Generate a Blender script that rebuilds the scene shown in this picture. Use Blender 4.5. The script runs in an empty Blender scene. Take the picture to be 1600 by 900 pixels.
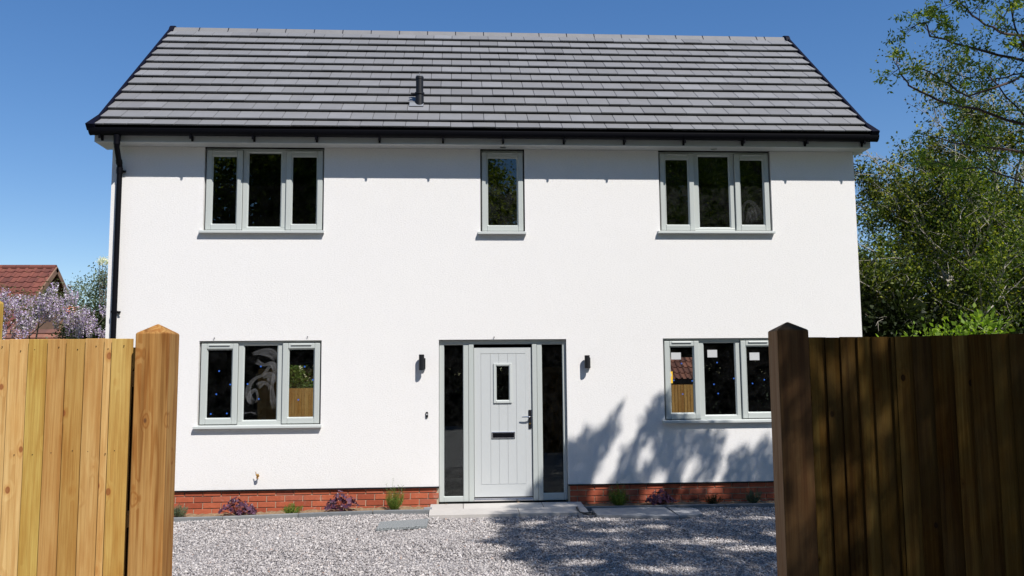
import bpy, bmesh, math, random
import numpy as np
from mathutils import Vector, Matrix

random.seed(11); RNG = np.random.default_rng(11)
scene = bpy.context.scene
C = scene.collection
world = bpy.data.worlds.new("World"); scene.world = world; world.use_nodes = True

# ------------------------------------------------------------------ helpers
def tag(o, label=None, cat=None, group=None, kind=None):
    if label: o['label'] = label
    if cat: o['category'] = cat
    if group: o['group'] = group
    if kind: o['kind'] = kind
    return o

def empty(name, loc=(0, 0, 0), label=None, cat=None, group=None, rz=0):
    o = bpy.data.objects.new(name, None); C.objects.link(o)
    o.location = loc; o.rotation_euler = (0, 0, rz); o.empty_display_size = .2
    return tag(o, label, cat, group)

def link(name, me, mat, parent=None):
    o = bpy.data.objects.new(name, me); C.objects.link(o)
    mats = mat if isinstance(mat, (list, tuple)) else [mat]
    if not me.materials:
        for m in mats: me.materials.append(m)
    if parent: o.parent = parent
    return o

class MB:
    """collects shapes into one mesh"""
    def __init__(s): s.v = []; s.f = []; s.mi = []; s.sm = []
    def add(s, vs, fs, mi=0, smooth=False):
        b = len(s.v); s.v += [tuple(v) for v in vs]
        for f in fs: s.f.append([b + i for i in f]); s.mi.append(mi); s.sm.append(smooth)
    def box(s, x0, x1, y0, y1, z0, z1, mi=0, M=None):
        vs = [(x, y, z) for x in (x0, x1) for y in (y0, y1) for z in (z0, z1)]
        if M is not None: vs = [tuple(M @ Vector(v)) for v in vs]
        s.add(vs, [(0, 1, 3, 2), (4, 6, 7, 5), (0, 4, 5, 1), (2, 3, 7, 6), (0, 2, 6, 4), (1, 5, 7, 3)], mi)
    def tube(s, pts, radii, n=8, mi=0, caps=True):
        pts = [Vector(p) for p in pts]
        if not isinstance(radii, (list, tuple)): radii = [radii] * len(pts)
        vs = []; prev = None
        for i, p in enumerate(pts):
            d = (pts[min(i + 1, len(pts) - 1)] - pts[max(i - 1, 0)])
            d = d.normalized() if d.length > 1e-9 else Vector((0, 0, 1))
            if prev is None:
                a = d.orthogonal().normalized()
            else:
                a = (prev - d * prev.dot(d)); a = a.normalized() if a.length > 1e-6 else d.orthogonal().normalized()
            prev = a; b = d.cross(a)
            for k in range(n):
                t = 2 * math.pi * k / n
                vs.append(p + (a * math.cos(t) + b * math.sin(t)) * radii[i])
        fs = []
        for i in range(len(pts) - 1):
            for k in range(n):
                k2 = (k + 1) % n
                fs.append((i * n + k, i * n + k2, (i + 1) * n + k2, (i + 1) * n + k))
        s.add(vs, fs, mi, True)
        if caps:
            s.add(vs[:n], [tuple(reversed(range(n)))], mi)
            s.add(vs[-n:], [tuple(range(n))], mi)
    def prism(s, prof, x0, x1, mi=0, smooth=False):
        """profile in (y,z), extruded along x"""
        n = len(prof)
        vs = [(x0, y, z) for y, z in prof] + [(x1, y, z) for y, z in prof]
        fs = [(i, (i + 1) % n, n + (i + 1) % n, n + i) for i in range(n)]
        s.add(vs, fs, mi, smooth)
        s.add(vs[:n], [tuple(reversed(range(n)))], mi); s.add(vs[n:], [tuple(range(n))], mi)
    def build(s, name, mat, parent=None, bevel=0, seg=2):
        me = bpy.data.meshes.new(name); me.from_pydata(s.v, [], s.f)
        me.polygons.foreach_set('material_index', s.mi); me.polygons.foreach_set('use_smooth', s.sm)
        bm = bmesh.new(); bm.from_mesh(me); bmesh.ops.recalc_face_normals(bm, faces=bm.faces); bm.to_mesh(me); bm.free()
        o = link(name, me, mat, parent)
        if bevel:
            m = o.modifiers.new('bevel', 'BEVEL'); m.width = bevel; m.segments = seg; m.limit_method = 'ANGLE'; m.angle_limit = math.radians(40)
        return o

def box(name, dims, mat, parent=None, bevel=0):
    m = MB(); m.box(*dims); return m.build(name, mat, parent, bevel)

def fast_mesh(name, V, F, smooth=False):
    """V (n,3); F (m,k) all the same k"""
    me = bpy.data.meshes.new(name); V = np.asarray(V, np.float32); F = np.asarray(F, np.int32)
    m, k = F.shape
    me.vertices.add(len(V)); me.vertices.foreach_set('co', V.ravel())
    me.loops.add(m * k); me.loops.foreach_set('vertex_index', F.ravel())
    me.polygons.add(m); me.polygons.foreach_set('loop_start', np.arange(0, m * k, k, dtype=np.int32))
    me.polygons.foreach_set('loop_total', np.full(m, k, np.int32))
    if smooth: me.polygons.foreach_set('use_smooth', np.ones(m, bool))
    me.update(); me.validate(); return me

def unit(a): return a / (np.linalg.norm(a, axis=1, keepdims=True) + 1e-9)

def leaf_arrays(P, size, rng, ratio=.5, down=0.0, dirs=None, fold=.25):
    """kite-shaped folded leaves"""
    P = np.asarray(P, float); n = len(P)
    d = rng.normal(size=(n, 3)) if dirs is None else np.asarray(dirs, float) + rng.normal(size=(n, 3)) * .35
    d[:, 2] -= down; d = unit(d)
    s = unit(np.cross(d, rng.normal(size=(n, 3)))); nn = np.cross(d, s)
    L = (np.asarray(size) * (.65 + .7 * rng.random(n)))[:, None] if np.isscalar(size) else np.asarray(size)[:, None]
    W = L * ratio * .5
    a = P; b = P + d * L * .45 + s * W + nn * W * fold; c = P + d * L; e = P + d * L * .45 - s * W + nn * W * fold
    V = np.stack([a, b, c, e], 1).reshape(-1, 3)
    F = np.arange(4 * n).reshape(n, 4)
    return V, F

# ------------------------------------------------------------------ materials
def mat(name):
    m = bpy.data.materials.new(name); m.use_nodes = True
    nt = m.node_tree; b = nt.nodes['Principled BSDF']
    return m, nt, b
def N(nt, t, **kw):
    n = nt.nodes.new(t)
    for k, v in kw.items():
        if k in n.inputs: n.inputs[k].default_value = v
        else: setattr(n, k, v)
    return n
def ramp(nt, fac, stops, interp='LINEAR'):
    r = nt.nodes.new('ShaderNodeValToRGB'); r.color_ramp.interpolation = interp
    el = r.color_ramp.elements
    while len(el) < len(stops): el.new(.5)
    for e, (p, c) in zip(el, stops): e.position = p; e.color = (*c, 1) if len(c) == 3 else c
    nt.links.new(fac, r.inputs[0]); return r.outputs[0]
def coords(nt, scale=(1, 1, 1), rot=(0, 0, 0), loc=(0, 0, 0)):
    tc = nt.nodes.new('ShaderNodeTexCoord'); mp = nt.nodes.new('ShaderNodeMapping')
    mp.inputs['Scale'].default_value = scale; mp.inputs['Rotation'].default_value = rot; mp.inputs['Location'].default_value = loc
    nt.links.new(tc.outputs['Object'], mp.inputs[0]); return mp.outputs[0]
def noise(nt, vec, scale, detail=3, rough=.5, dist=0):
    n = nt.nodes.new('ShaderNodeTexNoise'); n.inputs['Scale'].default_value = scale; n.inputs['Detail'].default_value = detail
    n.inputs['Roughness'].default_value = rough; n.inputs['Distortion'].default_value = dist
    if vec is not None: nt.links.new(vec, n.inputs['Vector'])
    return n.outputs[0]
def math_n(nt, op, a, b=None, clamp=False):
    m = nt.nodes.new('ShaderNodeMath'); m.operation = op; m.use_clamp = clamp
    for i, x in enumerate((a, b)):
        if x is None: continue
        if isinstance(x, (int, float)): m.inputs[i].default_value = x
        else: nt.links.new(x, m.inputs[i])
    return m.outputs[0]
def mixc(nt, fac, a, b, mode='MIX'):
    m = nt.nodes.new('ShaderNodeMix'); m.data_type = 'RGBA'; m.blend_type = mode
    for i, x in ((0, fac), (6, a), (7, b)):
        if isinstance(x, (int, float)): m.inputs[i].default_value = x
        elif isinstance(x, tuple): m.inputs[i].default_value = (*x, 1)
        else: nt.links.new(x, m.inputs[i])
    return m.outputs[2]
def bump(nt, b, h, strength=.3, dist=.01, normal=None):
    n = nt.nodes.new('ShaderNodeBump'); n.inputs['Strength'].default_value = strength; n.inputs['Distance'].default_value = dist
    nt.links.new(h, n.inputs['Height']); 
    if normal is not None: nt.links.new(normal, n.inputs['Normal'])
    nt.links.new(n.outputs[0], b.inputs['Normal']); return n.outputs[0]
def rnd(nt): return nt.nodes.new('ShaderNodeNewGeometry').outputs['Random Per Island']

def plain(name, col, rough=.5, metal=0, var=.06, bs=60, bstr=.1, spec=.5, coat=0):
    m, nt, b = mat(name); v = coords(nt)
    n = noise(nt, v, 2.5, 5, .6)
    c = mixc(nt, n, tuple(x * (1 - var) for x in col), tuple(min(1, x * (1 + var)) for x in col))
    nt.links.new(c, b.inputs['Base Color'])
    b.inputs['Roughness'].default_value = rough; b.inputs['Metallic'].default_value = metal
    b.inputs['Specular IOR Level'].default_value = spec; b.inputs['Coat Weight'].default_value = coat
    if bstr: bump(nt, b, noise(nt, v, bs, 3), bstr, .002)
    return m

def m_render():
    m, nt, b = mat('white_render'); v = coords(nt)
    big = noise(nt, v, .7, 4, .55); mid = noise(nt, coords(nt, (1, 1, .25)), 3.2, 4, .6)
    c = mixc(nt, big, (.752, .73, .712), (.776, .755, .738))
    c = mixc(nt, ramp(nt, mid, [(.6, (0, 0, 0)), (.85, (.08, .08, .08))]), c, (.64, .63, .62))
    # splash stains near the base of the render
    sep = nt.nodes.new('ShaderNodeSeparateXYZ'); nt.links.new(v, sep.inputs[0])
    low = ramp(nt, sep.outputs[2], [(.0, (1, 1, 1)), (.55, (0, 0, 0))])
    st = math_n(nt, 'MULTIPLY', low, ramp(nt, noise(nt, v, 5, 5, .7), [(.42, (0, 0, 0)), (.8, (.4, .4, .4))]))
    c = mixc(nt, st, c, (.56, .53, .49))
    g = noise(nt, coords(nt, (.62, 1, 1.7)), 62, 4, .7)
    c = mixc(nt, ramp(nt, g, [(.36, (.24, .24, .24)), (.5, (0, 0, 0))]), c, (.5, .485, .475))
    nt.links.new(c, b.inputs['Base Color']); b.inputs['Roughness'].default_value = .95
    b.inputs['Specular IOR Level'].default_value = .15
    f = noise(nt, v, 260, 2, .6)
    h = math_n(nt, 'ADD', g, math_n(nt, 'MULTIPLY', f, .5))
    h = math_n(nt, 'ADD', h, math_n(nt, 'MULTIPLY', noise(nt, v, 2.5, 2), .8))
    bump(nt, b, h, .65, .005)
    return m

def m_island(name, stops, rough=.8, noise_scale=30, nvar=.25, bs=80, bstr=.3, bd=.003, spec=.4, extra=None):
    m, nt, b = mat(name); v = coords(nt); r = rnd(nt)
    c = ramp(nt, r, stops)
    n = noise(nt, v, noise_scale, 5, .65)
    c = mixc(nt, ramp(nt, n, [(.3, (nvar, nvar, nvar)), (.7, (0, 0, 0))]), c, tuple(x * .55 for x in stops[0][1]))
    if extra: c = extra(nt, v, c)
    nt.links.new(c, b.inputs['Base Color']); b.inputs['Roughness'].default_value = rough; b.inputs['Specular IOR Level'].default_value = spec
    if bstr: bump(nt, b, noise(nt, v, bs, 4, .6), bstr, bd)
    return m

def m_leaf(name, stops, trans=.35, rough=.55):
    m, nt, b = mat(name); r = rnd(nt); c = ramp(nt, r, stops)
    nt.links.new(c, b.inputs['Base Color']); b.inputs['Roughness'].default_value = rough; b.inputs['Specular IOR Level'].default_value = .25
    t = nt.nodes.new('ShaderNodeBsdfTranslucent')
    c2 = mixc(nt, 1.0, c, (1.5, 1.6, .6), 'MULTIPLY'); nt.links.new(c2, t.inputs[0])
    mx = nt.nodes.new('ShaderNodeMixShader'); mx.inputs[0].default_value = trans
    out = nt.nodes['Material Output']
    nt.links.new(b.outputs[0], mx.inputs[1]); nt.links.new(t.outputs[0], mx.inputs[2]); nt.links.new(mx.outputs[0], out.inputs[0])
    return m

def m_wood(name, cols, knotcol, dirt=.0, seed=0., grain_scale=1.0, knots=1.0, rough=.7, streak=.0, gate=.72, spec=.2, ring=.34):
    """softwood boards running along local z"""
    m, nt, b = mat(name); r = rnd(nt)
    tc = nt.nodes.new('ShaderNodeTexCoord'); comb = nt.nodes.new('ShaderNodeCombineXYZ')
    rr = math_n(nt, 'MULTIPLY', r, 37.0)
    nt.links.new(rr, comb.inputs[0]); nt.links.new(math_n(nt, 'MULTIPLY', r, 91.0), comb.inputs[2])
    va = nt.nodes.new('ShaderNodeVectorMath'); va.operation = 'ADD'
    nt.links.new(tc.outputs['Object'], va.inputs[0]); nt.links.new(comb.outputs[0], va.inputs[1])
    def mp(sc):
        q = nt.nodes.new('ShaderNodeMapping'); q.inputs['Scale'].default_value = sc; nt.links.new(va.outputs[0], q.inputs[0])
        q.inputs['Location'].default_value = (seed, seed * .7, seed * 1.3); return q.outputs[0]
    base = ramp(nt, r, cols)
    # knots: voronoi distance in stretched space
    vor = nt.nodes.new('ShaderNodeTexVoronoi'); vor.inputs['Scale'].default_value = 1.0; vor.inputs['Randomness'].default_value = 1.0
    nt.links.new(mp((9, 9, 5.6)), vor.inputs['Vector'])
    vs3 = nt.nodes.new('ShaderNodeSeparateColor'); nt.links.new(vor.outputs['Color'], vs3.inputs[0])
    kd = math_n(nt, 'ADD', vor.outputs['Distance'], ramp(nt, vs3.outputs[0], [(gate, (0, 0, 0)), (gate + .04, (1, 1, 1))]))
    # grain, bent round the knots
    wv = math_n(nt, 'ADD', noise(nt, mp((9.0, 9.0, .45)), 1.6, 2, .5), math_n(nt, 'MULTIPLY', ramp(nt, kd, [(0, (1, 1, 1)), (.30, (0, 0, 0))]), .22 * knots))
    rings = math_n(nt, 'SINE', math_n(nt, 'MULTIPLY', wv, 34.0 * grain_scale))
    ringf = ramp(nt, rings, [(.1, (0, 0, 0)), (1., (1, 1, 1))])
    fine = noise(nt, mp((130, 130, 2.2)), 2.0, 4, .65)
    blot = noise(nt, mp((4, 4, 1.1)), 1.4, 4, .6)
    c = mixc(nt, math_n(nt, 'MULTIPLY', ringf, ring), base, mixc(nt, 1.0, base, (.70, .52, .34), 'MULTIPLY'))
    c = mixc(nt, ramp(nt, fine, [(.36, (.42, .42, .42)), (.56, (0, 0, 0))]), c, mixc(nt, 1.0, c, (.58, .46, .32), 'MULTIPLY'))
    mid = noise(nt, mp((42, 42, .9)), 1.6, 3, .6)
    c = mixc(nt, ramp(nt, mid, [(.40, (.34, .34, .34)), (.58, (0, 0, 0))]), c, mixc(nt, 1.0, c, (.74, .60, .40), 'MULTIPLY'))
    c = mixc(nt, ramp(nt, blot, [(.42, (0, 0, 0)), (.72, (.85, .85, .85))]), c, mixc(nt, 1.0, c, (.80, .62, .42), 'MULTIPLY'))
    if streak:
        s2 = noise(nt, mp((16, 16, .35)), 1.7, 3, .6)
        c = mixc(nt, ramp(nt, s2, [(.46, (0, 0, 0)), (.66, (streak, streak, streak))]), c, mixc(nt, 1.0, c, (.40, .30, .20), 'MULTIPLY'))
    k = ramp(nt, kd, [(.05, (.9, .9, .9)), (.075, (1, 1, 1)), (.105, (0, 0, 0))]); halo = ramp(nt, kd, [(.08, (1, 1, 1)), (.22, (0, 0, 0))])
    c = mixc(nt, math_n(nt, 'MULTIPLY', halo, .35 * knots), c, mixc(nt, 1.0, c, (.85, .6, .35), 'MULTIPLY'))
    c = mixc(nt, math_n(nt, 'MULTIPLY', k, .8 * knots), c, knotcol)
    if dirt: c = mixc(nt, ramp(nt, noise(nt, mp((1.5, 1.5, .8)), 3, 5, .7), [(.4, (0, 0, 0)), (.75, (dirt, dirt, dirt))]), c, (.06, .05, .03))
    nt.links.new(c, b.inputs['Base Color']); b.inputs['Roughness'].default_value = rough; b.inputs['Specular IOR Level'].default_value = spec
    h = math_n(nt, 'ADD', fine, math_n(nt, 'MULTIPLY', ringf, .3))
    bump(nt, b, h, .35, .0015)
    return m

def m_glass(name, tint=.8, smear=None, dust_haze=.12):
    m, nt, b = mat(name); nt.nodes.remove(b)
    out = nt.nodes['Material Output']
    tr = N(nt, 'ShaderNodeBsdfTransparent'); tr.inputs[0].default_value = (tint, tint * 1.01, tint, 1)
    gl = N(nt, 'ShaderNodeBsdfAnisotropic') if False else nt.nodes.new('ShaderNodeBsdfGlossy'); gl.inputs['Roughness'].default_value = .0
    gl.inputs[0].default_value = (.93, 1, .97, 1)
    fr0 = nt.nodes.new('ShaderNodeFresnel'); fr0.inputs[0].default_value = 1.5
    # very slight waviness of the pane
    bp = nt.nodes.new('ShaderNodeBump'); bp.inputs['Strength'].default_value = .03; bp.inputs['Distance'].default_value = .004
    v = coords(nt); nt.links.new(noise(nt, v, 3.0, 1), bp.inputs['Height']); nt.links.new(bp.outputs[0], gl.inputs['Normal'])
    frm = math_n(nt, 'MULTIPLY', fr0.outputs[0], 1.9)
    mx = nt.nodes.new('ShaderNodeMixShader'); nt.links.new(frm, mx.inputs[0]); nt.links.new(tr.outputs[0], mx.inputs[1]); nt.links.new(gl.outputs[0], mx.inputs[2])
    df = nt.nodes.new('ShaderNodeBsdfDiffuse'); df.inputs[0].default_value = (.5, .5, .5, 1)
    dn = noise(nt, v, 9, 6, .7, .4); sp = noise(nt, v, 120, 2, .5)
    d1 = ramp(nt, dn, [(.4, (0, 0, 0)), (.8, (dust_haze, dust_haze, dust_haze))])
    d2 = ramp(nt, sp, [(.70, (0, 0, 0)), (.76, (dust_haze * 1.5,) * 3)])
    fac = math_n(nt, 'ADD', d1, d2)
    if smear:
        # wiped cleaning residue: warped bands inside an oval region (object space x,z)
        (cx, cz, rx, rz, amt, sd) = smear
        mp = nt.nodes.new('ShaderNodeMapping'); tc = nt.nodes.new('ShaderNodeTexCoord'); nt.links.new(tc.outputs['Object'], mp.inputs[0])
        mp.inputs['Location'].default_value = (-cx / rx, 0, -cz / rz); mp.inputs['Scale'].default_value = (1 / rx, 0, 1 / rz)
        ln = nt.nodes.new('ShaderNodeVectorMath'); ln.operation = 'LENGTH'; nt.links.new(mp.outputs[0], ln.inputs[0])
        wob = math_n(nt, 'ADD', ln.outputs['Value'], math_n(nt, 'MULTIPLY', noise(nt, v, 5 + sd, 3, .5, .8), 1.1))
        region = ramp(nt, wob, [(.55, (0, 0, 0)), (.75, (1, 1, 1)), (1.25, (.75, .75, .75)), (1.45, (0, 0, 0))])
        st = noise(nt, coords(nt, (1, 1, .35), loc=(sd, 0, 0)), 11, 6, .65, 1.4)
        reg = math_n(nt, 'MULTIPLY', region, ramp(nt, st, [(.36, (.12, .12, .12)), (.68, (1, 1, 1))]))
        fac = math_n(nt, 'ADD', fac, math_n(nt, 'MULTIPLY', reg, amt), True)
    mx2 = nt.nodes.new('ShaderNodeMixShader'); nt.links.new(fac, mx2.inputs[0]); nt.links.new(mx.outputs[0], mx2.inputs[1]); nt.links.new(df.outputs[0], mx2.inputs[2])
    nt.links.new(mx2.outputs[0], out.inputs[0])
    return m

M = {}
M['render'] = m_render()
M['brick'] = m_island('red_brick', [(0, (.30, .065, .030)), (.35, (.40, .092, .042)), (.7, (.46, .115, .052)), (1, (.35, .10, .06))], .85, 22, .35, 70, .5, .004,
    extra=lambda nt, v, c: mixc(nt, ramp(nt, noise(nt, v, 4.5, 5, .7), [(.60, (0, 0, 0)), (.78, (.45, .45, .45))]), c, (.55, .45, .38)))
M['mortar'] = plain('mortar', (.42, .36, .27), .95, var=.2, bs=200, bstr=.4)
M['frame'] = plain('agate_grey_upvc', (.45, .475, .455), .35, var=.02, bstr=0)
M['frame2'] = plain('sill_grey_upvc', (.50, .52, .505), .4, var=.03, bstr=0)
M['door'] = plain('grey_door_skin', (.50, .515, .515), .38, var=.02, bs=150, bstr=.06)
M['gasket'] = plain('rubber_gasket', (.02, .02, .02), .6, bstr=0)
M['fascia'] = plain('grey_fascia_board', (.50, .51, .50), .4, var=.03, bstr=0)
M['black'] = plain('black_upvc', (.003, .003, .005), .5, var=.1, spec=.10, bstr=0)
M['blackmatt'] = plain('black_metal', (.006, .006, .008), .5, bstr=.05, spec=.35)
M['navy'] = plain('dark_verge_trim', (.004, .004, .012), .6, var=.15, bstr=0, spec=.1)
M['lead'] = plain('lead_flashing', (.24, .25, .27), .55, .2, .2, 40, .3)
M['chrome'] = plain('polished_chrome', (.75, .75, .76), .12, 1, .02, bstr=0)
M['brass'] = plain('brass', (.62, .38, .12), .35, 1, .1, 90, .1)
M['glass'] = m_glass('window_glass', .62, dust_haze=.006)
M['glass_dirty'] = m_glass('dusty_window_glass', .66, dust_haze=.014)
M['glass_smear'] = m_glass('smeared_window_glass', .66, (-2.80, 1.62, .17, .36, .30, 0), .05)
M['glass_smear2'] = m_glass('hazed_window_glass', .62, (3.70, 3.78, .13, .28, .22, 1.7), .05)
M['glass_dark'] = m_glass('dark_window_glass', .42, dust_haze=.035)  # surface layer thickened to put soft pale reflections into these panes
M['bluedot'] = plain('blue_protective_dot', (.02, .11, .50), .6, bstr=0)
M['paper'] = plain('white_paper_label', (.50, .50, .50), .8, bstr=0)
M['yellow'] = plain('yellow_sticker', (.80, .48, .03), .5, bstr=0)
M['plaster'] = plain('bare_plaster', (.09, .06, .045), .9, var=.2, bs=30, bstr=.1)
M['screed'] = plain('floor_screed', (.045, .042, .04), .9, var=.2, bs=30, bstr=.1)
M['tile'] = m_island('grey_roof_tile', [(0, (.165, .163, .166)), (.12, (.188, .186, .189)), (.6, (.200, .198, .202)), (.88, (.212, .210, .214)), (1, (.234, .233, .240))], .6, 5, .22, 180, .25, .002, .35,
    extra=lambda nt, v, c: mixc(nt, ramp(nt, noise(nt, v, 260, 3, .6), [(.62, (0, 0, 0)), (.8, (.4, .4, .4))]), c, (.36, .36, .37)))
M['ridge'] = m_island('grey_ridge_tile', [(0, (.18, .175, .175)), (1, (.24, .235, .232))], .7, 6, .3, 120, .2, .002,
    extra=lambda nt, v, c: mixc(nt, ramp(nt, noise(nt, v, 26, 5, .7), [(.68, (0, 0, 0)), (.8, (.6, .6, .6))]), c, (.30, .27, .17)))
M['under'] = plain('roof_underlay', (.01, .01, .011), .9, bstr=0, spec=.1)
M['paving'] = m_island('pale_porcelain_paving', [(0, (.42, .39, .365)), (1, (.52, .49, .46))], .75, 3, .2, 60, .15, .002)
M['slab'] = m_island('grey_paving_slab', [(0, (.27, .275, .29)), (1, (.36, .36, .37))], .85, 8, .3, 90, .3, .003)
M['kerb'] = m_island('concrete_edging', [(0, (.15, .16, .17)), (.7, (.19, .195, .20)), (1, (.30, .295, .285))], .9, 9, .35, 90, .35, .003)
M['cable'] = plain('black_cable_sheath', (.012, .012, .013), .5, bstr=0)

def m_granite():
    m, nt, b = mat('speckled_granite'); v = coords(nt)
    a = noise(nt, v, 110, 3, .7); c = ramp(nt, a, [(.38, (.04, .045, .05)), (.5, (.17, .185, .19)), (.64, (.36, .37, .37))])
    nt.links.new(c, b.inputs['Base Color']); b.inputs['Roughness'].default_value = .6; bump(nt, b, a, .4, .004); return m
M['granite'] = m_granite()

def m_soil():
    m, nt, b = mat('sandy_soil'); v = coords(nt)
    a = noise(nt, v, 28, 6, .75); c = ramp(nt, a, [(.3, (.09, .055, .03)), (.5, (.27, .18, .10)), (.7, (.42, .31, .19))])
    nt.links.new(c, b.inputs['Base Color']); b.inputs['Roughness'].default_value = 1; bump(nt, b, a, .9, .03); return m
M['soil'] = m_soil()

def m_gravelbase():
    m, nt, b = mat('granite_chip_drive'); v = coords(nt)
    vo = nt.nodes.new('ShaderNodeTexVoronoi'); vo.inputs['Scale'].default_value = 60; nt.links.new(v, vo.inputs['Vector'])
    sep = nt.nodes.new('ShaderNodeSeparateColor'); nt.links.new(vo.outputs['Color'], sep.inputs[0])
    c = ramp(nt, sep.outputs[0], [(0, (.10, .10, .11)), (.3, (.24, .23, .24)), (.6, (.38, .35, .35)), (1, (.58, .55, .54))])
    c = mixc(nt, ramp(nt, vo.outputs['Distance'], [(.4, (0, 0, 0)), (.8, (.8, .8, .8))]), c, (.06, .055, .055))
    nt.links.new(c, b.inputs['Base Color']); b.inputs['Roughness'].default_value = .9
    bump(nt, b, math_n(nt, 'MULTIPLY', vo.outputs['Distance'], -1), 1, .012); return m
M['gravelbase'] = m_gravelbase()
M['stone'] = m_island('granite_chipping', [(0, (.17, .155, .155)), (.2, (.30, .275, .272)), (.45, (.40, .37, .36)), (.72, (.48, .445, .43)), (.96, (.66, .615, .59)), (.992, (.46, .38, .34)), (1, (.40, .25, .18))], .85, 60, .2, 300, .2, .001)

def m_grass():
    m, nt, b = mat('rough_grass_ground'); v = coords(nt)
    a = noise(nt, v, 3, 8, .7); c = ramp(nt, a, [(.3, (.03, .05, .015)), (.55, (.07, .10, .03)), (.75, (.16, .14, .08))])
    nt.links.new(c, b.inputs['Base Color']); b.inputs['Roughness'].default_value = 1; bump(nt, b, noise(nt, v, 40, 5, .7), .8, .03); return m
M['grass'] = m_grass()

M['wood_l'] = m_wood('fresh_treated_pine', [(0, (.36, .175, .05)), (.2, (.50, .35, .10)), (.4, (.46, .34, .085)), (.6, (.64, .44, .19)), (.75, (.40, .22, .065)), (.9, (.54, .38, .12)), (1, (.32, .15, .04))], (.20, .05, .015), 0, 3.1, 1, 1, .8, 0, .93)
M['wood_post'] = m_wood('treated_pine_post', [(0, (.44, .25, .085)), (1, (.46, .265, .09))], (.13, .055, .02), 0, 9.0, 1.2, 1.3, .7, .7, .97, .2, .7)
M['wood_r'] = m_wood('shade_darkened_boards', [(0, (.035, .016, .004)), (.3, (.11, .07, .016)), (.6, (.05, .03, .007)), (.8, (.14, .085, .022)), (1, (.19, .13, .035))], (.010, .004, .002), .3, 21.3, 1.0, 1.1, .9, .85, .9, .05)  # board colours darkened to deepen the shade on the right fence
M['wood_postr'] = m_wood('shade_darkened_post', [(0, (.095, .052, .018)), (1, (.115, .062, .022))], (.02, .01, .005), .2, 5.2, 1, .8, .75, .7)  # same pine as the left post, darkened for its shaded side of the drive
M['wood_bounce'] = m_wood('bounce_lit_post_side', [(0, (.36, .22, .12)), (1, (.38, .23, .13))], (.1, .05, .02), 0, 8.2, 1, .6, .9, .3, .5, .05)  # lighter wood colour stands in for light bounced onto the post side
M['wood_far'] = m_wood('garden_fence_boards', [(0, (.46, .27, .09)), (.5, (.54, .34, .12)), (1, (.42, .24, .08))], (.14, .07, .03), 0, 13.)
M['pantile'] = m_island('clay_pantile', [(0, (.13, .06, .045)), (.5, (.22, .095, .065)), (1, (.32, .14, .09))], .85, 9, .35, 60, .3, .004)
M['redtile'] = m_island('red_brown_roof_tile', [(0, (.12, .038, .028)), (.5, (.16, .048, .034)), (1, (.20, .062, .042))], .85, 4, .35, 60, .3, .004,
    extra=lambda nt, v, c: mixc(nt, ramp(nt, noise(nt, v, 7, 5, .7), [(.60, (0, 0, 0)), (.76, (.5, .5, .5))]), c, (.22, .17, .06)))
M['oldbrick'] = plain('weathered_brick', (.22, .12, .075), .9, var=.45, bs=14, bstr=.6)
M['bark'] = plain('grey_brown_bark', (.15, .125, .095), .95, var=.3, bs=30, bstr=.6)
M['barkpale'] = plain('pale_grey_bark', (.33, .30, .25), .95, var=.25, bs=30, bstr=.5)
M['barkdark'] = plain('dark_purple_brown_twig', (.055, .035, .03), .9, var=.2, bs=30, bstr=.3)
M['leaf_oak'] = m_leaf('mid_green_leaf', [(0, (.012, .026, .003)), (.5, (.045, .08, .007)), (.82, (.14, .185, .014)), (1, (.34, .36, .035))], .34)
M['leaf_olive'] = m_leaf('olive_green_leaf', [(0, (.012, .022, .003)), (.5, (.045, .065, .006)), (.82, (.14, .165, .013)), (1, (.34, .32, .035))], .34)
M['leaf_bright'] = m_leaf('bright_green_leaf', [(0, (.12, .20, .02)), (.5, (.19, .29, .035)), (1, (.27, .36, .06))], .45)
M['leaf_dark'] = m_leaf('dark_evergreen_leaf', [(0, (.008, .014, .004)), (.6, (.018, .03, .007)), (1, (.04, .055, .012))], .2)
M['leaf_pinnate'] = m_leaf('pinnate_spring_leaf', [(0, (.05, .10, .012)), (.6, (.13, .20, .022)), (1, (.30, .34, .05))], .4)
M['leaf_lav'] = m_leaf('lavender_green_leaf', [(0, (.06, .11, .015)), (.6, (.13, .20, .03)), (1, (.22, .29, .06))], .25)
M['leaf_grey'] = m_leaf('grey_green_leaf', [(0, (.08, .11, .07)), (1, (.17, .21, .12))], .2)
M['leaf_purple'] = m_leaf('purple_leaf', [(0, (.045, .016, .035)), (.6, (.10, .04, .075)), (1, (.19, .10, .15))], .15, .4)
M['leaf_wist'] = m_leaf('bronze_green_leaf', [(0, (.05, .06, .02)), (1, (.14, .14, .05))], .3)
M['petal'] = m_leaf('lilac_petal', [(0, (.26, .16, .40)), (.35, (.48, .37, .64)), (.7, (.70, .61, .80)), (1, (.88, .84, .90))], .3, .7)
M['petalw'] = m_leaf('white_petal', [(0, (.7, .68, .6)), (1, (.85, .84, .78))], .3, .7)
M['orange'] = plain('bright_clay_tile', (.58, .14, .05), .8, var=.3, bs=30, bstr=.3)

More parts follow.
